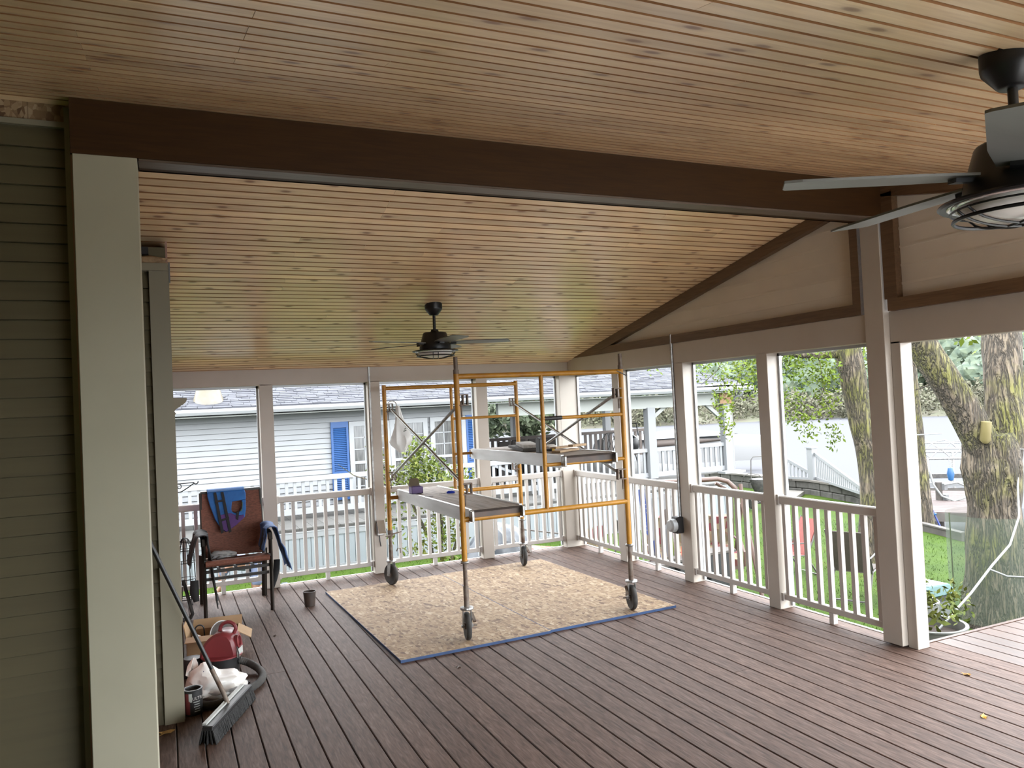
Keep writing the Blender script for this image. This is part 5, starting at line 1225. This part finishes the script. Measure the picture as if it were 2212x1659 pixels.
MB().tube([(5.80, 9.52, -.60), (5.83, 9.50, -.20), (5.86, 9.49, -.06), (5.84, 9.45, .04), (5.79, 9.45, .08)], .014, 6).build('arm_scroll', 'patio_metal', t, smooth=True)
t = thing('lounger', 'low lounger with a red and cream floral cushion beside the grey tarp', 'lounger', (5.2, 10.4, -1.05))
MB().grid(lambda u, v: V(4.75 + .85 * u, 10.65 - .35 * u - .5 * v, -.47 - .10 * u + .05 * math.sin(PI * v)), 10, 6, .11).build('cushion', 'floral', t, smooth=True)
MB().prism([(4.75, 10.66, -.60), (5.6, 10.30, -.70), (5.55, 9.82, -.72), (4.7, 10.15, -.62)], (0, 0, -.06)).build('frame', 'patio_metal', t)
for x, y in ((4.78, 10.6), (5.56, 10.28), (5.52, 9.85), (4.74, 10.2)): MB().tube([(x, y, -1.06), (x, y, -.65)], .02, 6).build('leg', 'patio_metal', t)
MB().tube([(4.75, 10.72, -.10), (5.2, 10.5, -.18), (5.65, 10.32, -.26)], .013, 6).build('rail', 'patio_metal', t)
t = thing('tarp', 'grey tarpaulin thrown over something bulky behind the back railing', 'tarp', (4.5, 10.6, -1.06))
tb = MB(); bmx = bmesh.new(); bmesh.ops.create_icosphere(bmx, subdivisions=4, radius=1.); vl = []
for v in bmx.verts:
    d = v.co.copy(); fold = abs(mn.noise(V(d.x * 3, d.y * 3, d.z * .8))) + .5 * abs(mn.noise(V(d.x * 7, d.y * 7, d.z * 1.5)))
    fl_ = 1 + .25 * max(0, -d.z)
    vl.append((4.45 + d.x * .55 * fl_ * (1 - .25 * fold), 10.62 + d.y * .5 * fl_ * (1 - .25 * fold), max(-1.07, -.55 + d.z * .60 * (1 - .12 * fold) + .05 * d.x)))
tb.add(vl, [tuple(v.index for v in f.verts) for f in bmx.faces]); bmx.free()
tb.build('tarp_sheet', 'tarp_grey', t, smooth=True)
MB().tube([(4.0, 10.2, -1.03), (4.3, 10.1, -1.03), (4.8, 10.1, -1.03), (5.0, 10.25, -1.03)], .012, 6).build('rope', 'white_cord', t)
# flags hanging on garden poles
def hang(par, pts, mat, nm, y, th=.006): return MB().prism([(x, y - .38 * (x - 5.9), z) for x, z in pts], (0, th, 0)).build(nm, mat, par)
t = thing('flag', 'furled flag with white stars on blue hanging beyond the lake-side railing', 'flag', (5.95, 8.9, -1.05))
MB().tube([(5.90, 8.915, -1.06), (5.885, 8.92, .62)], .011, 8).build('pole', 'galvanised', t)
hang(t, [(5.86, .53), (5.94, .55), (5.99, -.05), (5.96, -.10), (5.91, -.02)], 'flag_blue', 'canton', 8.9)
hang(t, [(5.94, .55), (6.02, .50), (6.07, .0), (6.06, -.44), (6.01, -.50), (5.96, -.42), (5.96, -.10), (5.99, -.05)], 'flag_white', 'stripes', 8.905)
hang(t, [(5.96, -.10), (5.985, -.10), (6.00, -.45), (5.975, -.44)], 'flag_red', 'stripes', 8.899)
sts = MB()
for k in range(10):
    for q in range(2):
        cx, cz = 5.895 + .006 * k + .032 * q, .47 - .055 * k + .02 * q; pts = []
        for i in range(10):
            r = .013 if i % 2 == 0 else .0055; a = PI / 2 + i * PI / 5; pts.append((cx + r * math.cos(a), 8.898 - .38 * (cx - 5.9), cz + r * math.sin(a)))
        sts.add(pts, [tuple(range(10))])
sts.build('stars', 'flag_white', t)
t = thing('flag', 'dim pinkish garden banner with red edge hanging right of the starred flag', 'flag', (6.25, 8.8, -1.05))
MB().tube([(6.30, 8.76, -1.06), (6.29, 8.76, .55)], .010, 8).build('pole', 'galvanised', t)
hang(t, [(6.13, .40), (6.25, .50), (6.29, .35), (6.28, -.35), (6.20, -.45), (6.16, -.1)], 'flag_white', 'banner', 8.9)
hang(t, [(6.30, .40), (6.34, .42), (6.33, .1), (6.29, -.1)], 'flag_red', 'edge', 8.897)
hang(t, [(6.17, .22), (6.20, .25), (6.21, .05), (6.17, .02)], 'brown_rail', 'print', 8.893)
hang(t, [(6.02, -.18), (6.08, -.12), (6.11, -.45), (6.05, -.50)], 'flag_blue', 'print', 8.89)
t = single(MB().grid(lambda u, v: (6.20 + .05 * u + .03 * v, 8.74 + .01 * math.sin(9 * v), .0 - .50 * v + .02 * u), 4, 8, .01), 'green_cloth', 'lime_cloth', (6.24, 8.74, -.5), 'lime green cloth hanging beside the garden banner', 'cloth', smooth=True)
for i, (x, y, w_, h_, lb) in enumerate(((5.95, 8.62, .16, .20, 'black planter tray on the lawn under the starred flag'), (6.32, 8.52, .20, .22, 'black planter box on the lawn beside the orange jug'), (6.72, 8.40, .20, .24, 'black planter box on the lawn near the outlet post'))):
    t = thing('planter', lb, 'planter', (x, y, -1.06), 'black planters beyond the railing')
    MB().box(x - w_, y - .12, -1.06, x + w_, y + .12, -1.06 + h_ * 3).build('box_body', 'black_plastic', t, bevel=.01)
    MB().box(x - w_ - .02, y - .14, -1.06 + h_ * 3, x + w_ + .02, y + .14, -1.06 + h_ * 3 + .03).build('rim', 'grey_wood', t)
t = thing('orange_jug', 'orange plastic jug standing on a black planter beyond the railing', 'jug', (6.30, 8.50, -.37))
MB().lathe([(.0, 0), (.06, 0), (.065, .02), (.065, .13), (.03, .18), (.02, .2), (0, .2)], (6.30, 8.50, -.37), 14).build('body', 'orange_plastic', t, smooth=True)
MB().lathe([(.022, .2), (.022, .225), (0, .226)], (6.30, 8.50, -.37), 10).build('cap', 'white_rail', t)
# ------------------------------------------------------------------ retaining wall, stair rail, spreader
t = thing('retaining_wall', 'low curved grey stone retaining wall along the lake edge', 'wall', (17, 17, -1.3))
WP = [(17.0, 21.5), (17.2, 19.8), (17.1, 18.1), (17.25, 17.0), (17.05, 16.1), (16.75, 14.85), (16.1, 13.9)]
def wall_pt(s_):
    for (a, b_) in zip(WP[:-1], WP[1:]):
        L = math.hypot(b_[0] - a[0], b_[1] - a[1])
        if s_ <= L: return V(a[0] + (b_[0] - a[0]) * s_ / L, a[1] + (b_[1] - a[1]) * s_ / L, 0)
        s_ -= L
    return V(*WP[-1], 0)
tot = sum(math.hypot(b_[0] - a[0], b_[1] - a[1]) for a, b_ in zip(WP[:-1], WP[1:])); rw = random.Random(5)
for row in range(2):
    s_ = -.2 * row
    while s_ < tot:
        L = rw.uniform(.38, .62); p, q = wall_pt(max(0, s_)), wall_pt(min(tot, s_ + L - .02)); s_ += L
        if (q - p).length < .1: continue
        z0 = -1.36 + row * .23; p.z = q.z = z0 + .11
        MB().bar(p, q, .30 + rw.uniform(-.03, .03), .22).build('stone', 'stone', t, bevel=.02)
for i in range(12):
    p, q = wall_pt(tot * i / 12), wall_pt(tot * (i + 1) / 12 - .015); p.z = q.z = -.895
    MB().bar(p, q, .36, .05).build('cap_stone', 'concrete', t)
single(MB().prism([(15.6, 17.6, -1.28), (16.7, 18.3, -1.28), (16.9, 17.0, -1.28), (15.9, 16.3, -1.28)], (0, 0, .10)), 'paving_slab', 'concrete', (16.2, 17.3, -1.28), 'flat concrete slab on the lawn in front of the retaining wall', 'slab')
t = thing('stair_rail', 'white stair railing descending to the lake behind the stone wall', 'railing', (17.2, 17., -.87))
MB().box(17.14, 16.87, -.9, 17.34, 17.07, .05).build('newel_post', 'house_trim', t)
MB().box(17.11, 16.84, .05, 17.37, 17.10, .075).box(17.13, 16.86, .075, 17.35, 17.08, .10).build('post_cap', 'house_trim', t)
def stair(p, q, pb, qb):
    p, q, pb, qb = map(Vector, (p, q, pb, qb))
    MB().bar(p, q, .07, .09).build('hand_rail', 'house_trim', t); MB().bar(pb, qb, .06, .07).build('bottom_rail', 'house_trim', t)
    n = round((q - p).length / .13)
    for i in range(1, n):
        a, b_ = pb.lerp(qb, i / n), p.lerp(q, i / n)
        if b_.z - a.z > .06: MB().bar(a, b_, .04, .04).build('baluster', 'house_trim', t)
stair((16.72, 18.45, .12), (17.18, 17.05, -.66), (16.72, 18.45, -.82), (17.18, 17.05, -.84))
stair((17.27, 16.88, -.11), (15.95, 14.0, -.84), (17.27, 16.88, -.82), (15.95, 14.0, -.93))
t = thing('seed_spreader', 'dark push spreader with a thin loop handle on the far lawn', 'spreader', (14.0, 15.6, -1.24))
c = (14.0, 15.6, -1.24)
MB().lathe([(.07, .28), (.20, .55), (.25, .72), (.25, .76), (.05, .77)], c, 18).build('hopper', 'dark_rubber', t, smooth=True)
for s_ in (-1, 1): MB().lathe([(.0, -.03), (.15, -.03), (.15, .03), (.0, .03)], (14.0 + .24 * s_, 15.6 - .10 * s_, -1.09), 16, rz(-.4) @ Matrix.Rotation(PI / 2, 3, 'Y')).build('wheel', 'dark_rubber', t, smooth=True)
MB().bar((13.75, 15.7, -1.09), (14.25, 15.5, -1.09), .03, .03).bar((14, 15.6, -1.1), (14.05, 15.7, -.95), .12, .12).build('chassis', 'patio_metal', t)
MB().tube([(13.78, 15.68, -.6), (13.82, 15.68, .02), (13.88, 15.66, .10), (14.40, 15.44, .10), (14.44, 15.42, .03), (14.22, 15.5, -.6)], .013, 6).build('handle', 'patio_metal', t, smooth=True)
MB().tube([(13.55, 15.8, -.62), (13.6, 15.78, -.42), (13.75, 15.72, -.32), (13.95, 15.6, -.36), (14.1, 15.5, -.5)], .010, 5).build('cable_loop', 'patio_metal', t, smooth=True)
# ------------------------------------------------------------------ dock and boat lift
t = thing('dock', 'reddish wooden dock reaching into the lake behind the big tree', 'dock', (18, 14, -2.4))
dk = []
for i in range(16):
    u = i / 16; a = V(16.6, 12.9, -1.30).lerp(V(20.4, 15.6, -1.36), u); n_ = V(.58, -.82, 0)
    e = V(16.6, 12.9, -1.30).lerp(V(20.4, 15.6, -1.36), u + .058)
    MB().prism([a, e, e + n_ * 1.75, a + n_ * 1.75], (0, 0, -.04)).build('plank', 'dock_wood', t)
a0, n_ = V(16.6, 12.9, -1.42), V(.58, -.82, 0); e0 = V(20.4, 15.6, -1.48)
MB().bar(a0 + n_ * .05, a0 + n_ * 1.75, .05, .20).bar(a0 + n_ * .05, e0 + n_ * .05, .05, .2).bar(a0 + n_ * 1.7, e0 + n_ * 1.7, .05, .2).build('joist', 'grey_wood', t)
for u in (0, .35, .7, 1):
    for k in (.08, 1.68):
        p = a0.lerp(e0, u) + n_ * k; MB().tube([p + V(0, 0, -1.4), p + V(0, 0, .02 if u else .05)], .055, 8).build('pile', 'grey_wood', t)
p = V(18.7, 14.05, -2.8); MB().tube([p, p + V(0, 0, 1.95)], .085, 10).build('mooring_post', 'grey_wood', t)
t = thing('boat_lift', 'metal boat lift with a bare canopy frame over the water', 'boat lift', (21.5, 16.5, -2.4))
lf_ = MB()
A0, A1, D_ = V(20.9, 17.0, -.55), V(23.3, 15.6, -.62), V(1.6, 2.2, 0)
for o in (V(0, 0, 0), D_): lf_.tube([A0 + o, A1 + o], .035, 6).tube([A0 + o + V(0, 0, .32), A1 + o + V(0, 0, .30)], .028, 6)
for i in range(9):
    q0, q1 = A0.lerp(A1, i / 9), A0.lerp(A1, (i + 1) / 9)
    lf_.tube([q0 + V(0, 0, .02 if i % 2 else .31), q1 + V(0, 0, .31 if i % 2 else .02)], .018, 5).tube([q0 + D_ + V(0, 0, .02 if i % 2 else .31), q1 + D_ + V(0, 0, .31 if i % 2 else .02)], .018, 5)
    if i % 2 == 0: lf_.tube([q0 + V(0, 0, .32), q0 + D_ * .5 + V(0, 0, .5), q0 + D_ + V(0, 0, .32)], .018, 5)
lf_.build('canopy_frame', 'galvanised', t)
for q in (A0.lerp(A1, .3), A0.lerp(A1, .9), A0.lerp(A1, .3) + D_, A0.lerp(A1, .9) + D_): MB().tube([q, V(q.x, q.y, -2.9)], .055, 8).build('upright', 'galvanised', t)
for z, mt in ((-1.02, 'dark_rubber'), (-1.28, 'boat_white'), (-1.45, 'grey_wood')): MB().bar(V(20.4, 16.6, z), V(22.6, 15.2, z - .05), .14, .13).build('cross_rail', mt, t)
t = thing('water_hose', 'white hose hanging in loops from the dock post', 'hose', (18.7, 14.0, -1.1))
MB().tube([(18.45, 14.1, -.55), (18.5, 14.05, -.9), (18.6, 13.9, -1.2), (18.8, 13.7, -1.33), (19.05, 13.55, -1.25), (19.15, 13.5, -1.0), (18.9, 13.65, -.85), (18.65, 13.85, -.9)], .026, 8).build('hose_loop', 'white_cord', t, smooth=True)
MB().box(18.70, 13.88, -1.05, 18.82, 13.98, -.88).box(18.72, 13.86, -1.32, 18.82, 13.96, -1.18).build('bracket', 'boat_white', t)
t = thing('lake_float', 'blue round float hanging near the boat lift', 'float', (18.75, 13.72, -.75))
MB().lathe([(.0, -.19), (.06, -.16), (.09, 0), (.06, .16), (.0, .19)], (18.75, 13.72, -.62), 14).build('float_body', 'float_blue', t, smooth=True)
MB().tube([(18.75, 13.72, -.43), (18.72, 13.75, .0)], .006, 5).build('cord', 'white_cord', t)
t = thing('step_ladder', 'blue metal step ladder standing at the shore end of the dock', 'ladder', (15.75, 12.15, -1.45))
for s_ in (-1, 1):
    MB().tube([V(15.72, 12.2, -.82) + V(.62, -.78, 0) * .06 * s_, V(15.85, 12.05, -1.75) + V(.62, -.78, 0) * .20 * s_], .022, 6).build('rail', 'ladder_blue', t)
    MB().tube([V(15.72, 12.2, -.82) + V(.62, -.78, 0) * .06 * s_, V(15.45, 12.35, -1.6) + V(.62, -.78, 0) * .18 * s_], .018, 6).build('rail', 'ladder_blue', t)
for z, w_ in ((-1.18, .13), (-1.52, .18)): MB().bar(V(15.79, 12.12, z) - V(.62, -.78, 0) * w_, V(15.79, 12.12, z) + V(.62, -.78, 0) * w_, .12, .04).build('step', 'float_blue', t)
MB().blob((15.68, 12.25, -.72), (.08, .08, .10), .4, 3, 2, 4).build('rope_coil', 'white_cord', t)
single(MB().bar((14.35, 11.25, -1.22), (14.2, 10.2, -1.28), .10, .20).bar((14.35, 11.25, -1.12), (14.2, 10.2, -1.18), .14, .03), 'edging_timber', 'grey_wood', (14.28, 10.7, -1.35), 'weathered timber edging at the shore beside the slim tree', 'timber')
# ------------------------------------------------------------------ things at the foot of the big tree
t = thing('storage_bin', 'pale grey storage bin with a teal lid on the lawn', 'bin', (7.72, 6.05, -1.1))
MB().prism([(7.52, 5.88, -1.1), (7.86, 5.88, -1.1), (7.90, 5.86, -.60), (7.48, 5.86, -.60)], (0, .34, 0)).build('bin_body', 'tote_grey', t, bevel=.02)
MB().box(7.47, 5.84, -.60, 7.91, 6.24, -.545).build('rim', 'black_plastic', t)
MB().prism([(7.45, 5.82, -.545), (7.93, 5.82, -.545), (7.93, 5.82, -.51), (7.86, 5.84, -.43), (7.55, 5.84, -.42), (7.45, 5.82, -.51)], (0, .44, 0)).build('lid', 'teal_lid', t, bevel=.012)
def tub(cx, cy, z0, r, h_, label, grp, ribs=True, nm='plant_tub'):
    t = thing(nm, label, 'plant pot', (cx, cy, z0), grp); c = (cx, cy, z0)
    pr = [(.0, 0), (r * .80, 0), (r * .92, h_ * .55), (r * .925, h_ * .57), (r, h_ * .97), (r * 1.03, h_ * .98), (r * 1.03, h_), (r * .93, h_), (r * .90, h_ * .85)]
    MB().lathe(pr, c, 32).build('pot', 'pot_white', t, smooth=True)
    MB().lathe([(0, h_ * .86), (r * .92, h_ * .85)], c, 24).build('soil', 'soil', t)
    b = MB(); clump(b, (cx, cy, z0 + h_ + .05), (r * .9, r * .9, .10), 60, .045, up=.4)
    for q in range(4): clump(b, (cx + rr.uniform(-r, r) * .8, cy + rr.uniform(-r, r) * .8, z0 + h_ + .20), (.06, .06, .16), 22, .03, up=.4)
    b.build('weeds', 'leaf_bush', t, kind='stuff'); return t
tub(6.42, 5.0, -1.05, .31, .62, 'wide white plant tub nearest the edge of the deck', 'old white pots by the deck')
tub(6.72, 5.42, -1.07, .24, .72, 'smaller white pot with weeds behind the wide tub', 'old white pots by the deck')
leafy('weed_clump', 'tall weeds growing beside the white pots', 'weeds', (7.15, 5.3, -1.05), [((7.1, 5.25, -.5), (.20, .2, .35), 150), ((6.95, 5.5, -.35), (.15, .15, .3), 90)], 'leaf_bush', .035, [([(7.15, 5.3, -1.05), (7.1, 5.25, -.3)], [.006, .003])], 'leaf_bush', fname='leaves')
t = thing('mesh_fence', 'fine green garden netting wrapped round the foot of the big tree', 'netting', (9.2, 6.2, -1.1))
MB().grid(lambda u, v: (9.2 + .52 * math.cos(2 * PI * u), 6.2 + .52 * math.sin(2 * PI * u), -1.1 + 1.28 * v), 40, 3).build('netting', 'net', t, smooth=True)
MB().tube([(9.2 - .52 * math.cos(.5), 6.2 + .52 * math.sin(.5), -1.1), (9.2 - .52 * math.cos(.5), 6.2 + .52 * math.sin(.5), .2)], .008, 6).build('stake', 'leaf_spruce', t)
t = thing('cord', 'white cord strung from the tree down past the plant pots', 'cord', (7.2, 5.2, -.4))
MB().tube([(6.2, 5.05, -.62), (6.56, 5.02, -.52), (6.95, 4.95, -.22), (7.35, 5.0, -.02), (8.1, 5.3, .05), (8.75, 5.6, .25), (9.15, 5.85, .55), (9.30, 5.93, .85)], .011, 8).build('line', 'white_cord', t, smooth=True)
MB().tube([(7.3, 4.99, -.05), (7.35, 4.85, -.10), (7.4, 4.65, -.08), (7.45, 4.45, .0), (7.55, 4.2, .16)], .010, 8).build('line', 'white_cord', t, smooth=True)
for k in range(5): MB().tube([(9.33 + .012 * math.cos(a), 5.93, .92 - .045 * k + .02 * math.sin(a)) for a in [i * PI / 4 for i in range(8)]], .005, 5, closed=True).build('chain_link', 'galvanised', t)
MB().tube([(9.12, 5.92, .98), (9.4, 5.9, .95), (12, 5.7, .9)], .005, 5).build('line', 'white_cord', t)
single(MB().tube([(10.98, 9.36, .93), (12.4, 9.2, .90)], .010, 6), 'guy_line', 'white_cord', (11.6, 9.3, .9), 'short white line tied between the far trees', 'cord')
# ------------------------------------------------------------------ person working on the lawn behind the chair
def skin_mesh(verts, edges, radii, sub=2, root=0):
    me = bpy.data.meshes.new('skin'); me.from_pydata(verts, edges, []); o = bpy.data.objects.new('skin', me); COL.objects.link(o)
    m = o.modifiers.new('s', 'SKIN'); m.use_smooth_shade = True
    for i, r in enumerate(radii): me.skin_vertices[0].data[i].radius = (r, r) if not isinstance(r, tuple) else r
    for i in range(len(verts)): me.skin_vertices[0].data[i].use_root = (i == root)
    if sub: o.modifiers.new('d', 'SUBSURF').levels = sub
    dg = bpy.context.evaluated_depsgraph_get(); me2 = bpy.data.meshes.new_from_object(o.evaluated_get(dg))
    vs = [tuple(v.co) for v in me2.vertices]; fs = [tuple(p.vertices) for p in me2.polygons]
    bpy.data.objects.remove(o); bpy.data.meshes.remove(me); bpy.data.meshes.remove(me2); return MB().add(vs, fs)
pb = V(1.15, 12.9, lawn_z(1.15, 12.9))
pt = thing('person', 'person kneeling on hands and knees on the lawn in pale blue clothes', 'person', pb)
def Q(x, y, z): return tuple(pb + V(x, y, z))      # x towards the feet
J = [Q(.10, 0, .50), Q(-.12, 0, .54), Q(-.36, 0, .56), Q(-.48, 0, .58), Q(-.58, 0, .62), Q(-.66, 0, .63)]   # pelvis, waist, chest, neck base, skull
E_ = [(0, 1), (1, 2), (2, 3), (3, 4), (4, 5)]; Rr = [.135, .125, .145, .06, .085, .075]
for s_ in (-1, 1):
    k = len(J); J += [Q(.10, .09 * s_, .46), Q(.06, .12 * s_, .07), Q(.30, .12 * s_, .06), Q(.46, .12 * s_, .05), Q(.52, .12 * s_, .02)]
    E_ += [(0, k), (k, k + 1), (k + 1, k + 2), (k + 2, k + 3), (k + 3, k + 4)]; Rr += [.095, .062, .055, .038, .03]
    k = len(J); J += [Q(-.40, .18 * s_, .52), Q(-.43, .20 * s_, .28), Q(-.47 - .12 * (s_ < 0), .20 * s_, .05), Q(-.54 - .12 * (s_ < 0), .20 * s_, .022)]
    E_ += [(2, k), (k, k + 1), (k + 1, k + 2), (k + 2, k + 3)]; Rr += [.062, .042, .028, (.038, .016)]
    w0 = k + 3; bx_ = -.54 - .12 * (s_ < 0)
    for i, (dy, L) in enumerate(((-.03, .065), (-.01, .08), (.012, .076), (.032, .058))):
        k = len(J); J += [Q(bx_ - .035, .20 * s_ + dy, .024), Q(bx_ - .035 - L * .55, .20 * s_ + dy * 1.25, .026), Q(bx_ - .035 - L, .20 * s_ + dy * 1.4, .012)]
        E_ += [(w0, k), (k, k + 1), (k + 1, k + 2)]; Rr += [.0095, .0088, .0075]
    k = len(J); J += [Q(bx_ + .01, .20 * s_ - .045 * s_, .02), Q(bx_ - .03, .20 * s_ - .065 * s_, .014)]; E_ += [(w0, k), (k, k + 1)]; Rr += [.011, .008]
body = skin_mesh(J, E_, Rr, 2).build('body', 'skin', pt, smooth=True)
skin_mesh([Q(.06, 0, .50), Q(-.12, 0, .54), Q(-.36, 0, .56), Q(-.45, 0, .575), Q(-.40, .18, .52), Q(-.42, .195, .38), Q(-.40, -.18, .52), Q(-.42, -.195, .38)], [(0, 1), (1, 2), (2, 3), (2, 4), (4, 5), (2, 6), (6, 7)], [.148, .142, .162, .075, .075, .062, .075, .062], 2).build('shirt', 'shirt_blue', pt, smooth=True)
skin_mesh([Q(.10, 0, .50), Q(-.04, 0, .52), Q(.10, .09, .46), Q(.07, .118, .14), Q(.10, -.09, .46), Q(.07, -.118, .14)], [(0, 1), (0, 2), (2, 3), (0, 4), (4, 5)], [.150, .143, .108, .085, .108, .085], 2).build('shorts', 'shorts_blue', pt, smooth=True)
for s_ in (-1, 1): MB().obox(Vector(Q(.53, .12 * s_, .05)), (.06, .045, .05)).build('shoe', 'shoe', pt, bevel=.02)
MB().blob(Q(-.60, 0, .665), (.105, .088, .085), .12, 3, 3, 2).build('hair', 'hair', pt, smooth=True)
hd_ = MB().blob(Q(-.695, 0, .60), (.02, .014, .026), .05, 2, 2, 1)
for s_ in (-1, 1): hd_.blob(Q(-.60, .086 * s_, .625), (.022, .012, .032), .05, 2, 2, 3)
hd_.build('face_features', 'skin', pt, smooth=True)
fe = MB()
for s_ in (-1, 1): fe.blob(Q(-.683, .034 * s_, .635), (.010, .012, .008), .0, 2, 2, 1)
fe.build('eyes', 'hair', pt); MB().blob(Q(-.688, 0, .572), (.008, .024, .006), .0, 2, 2, 1).build('mouth', 'sling_brown', pt)
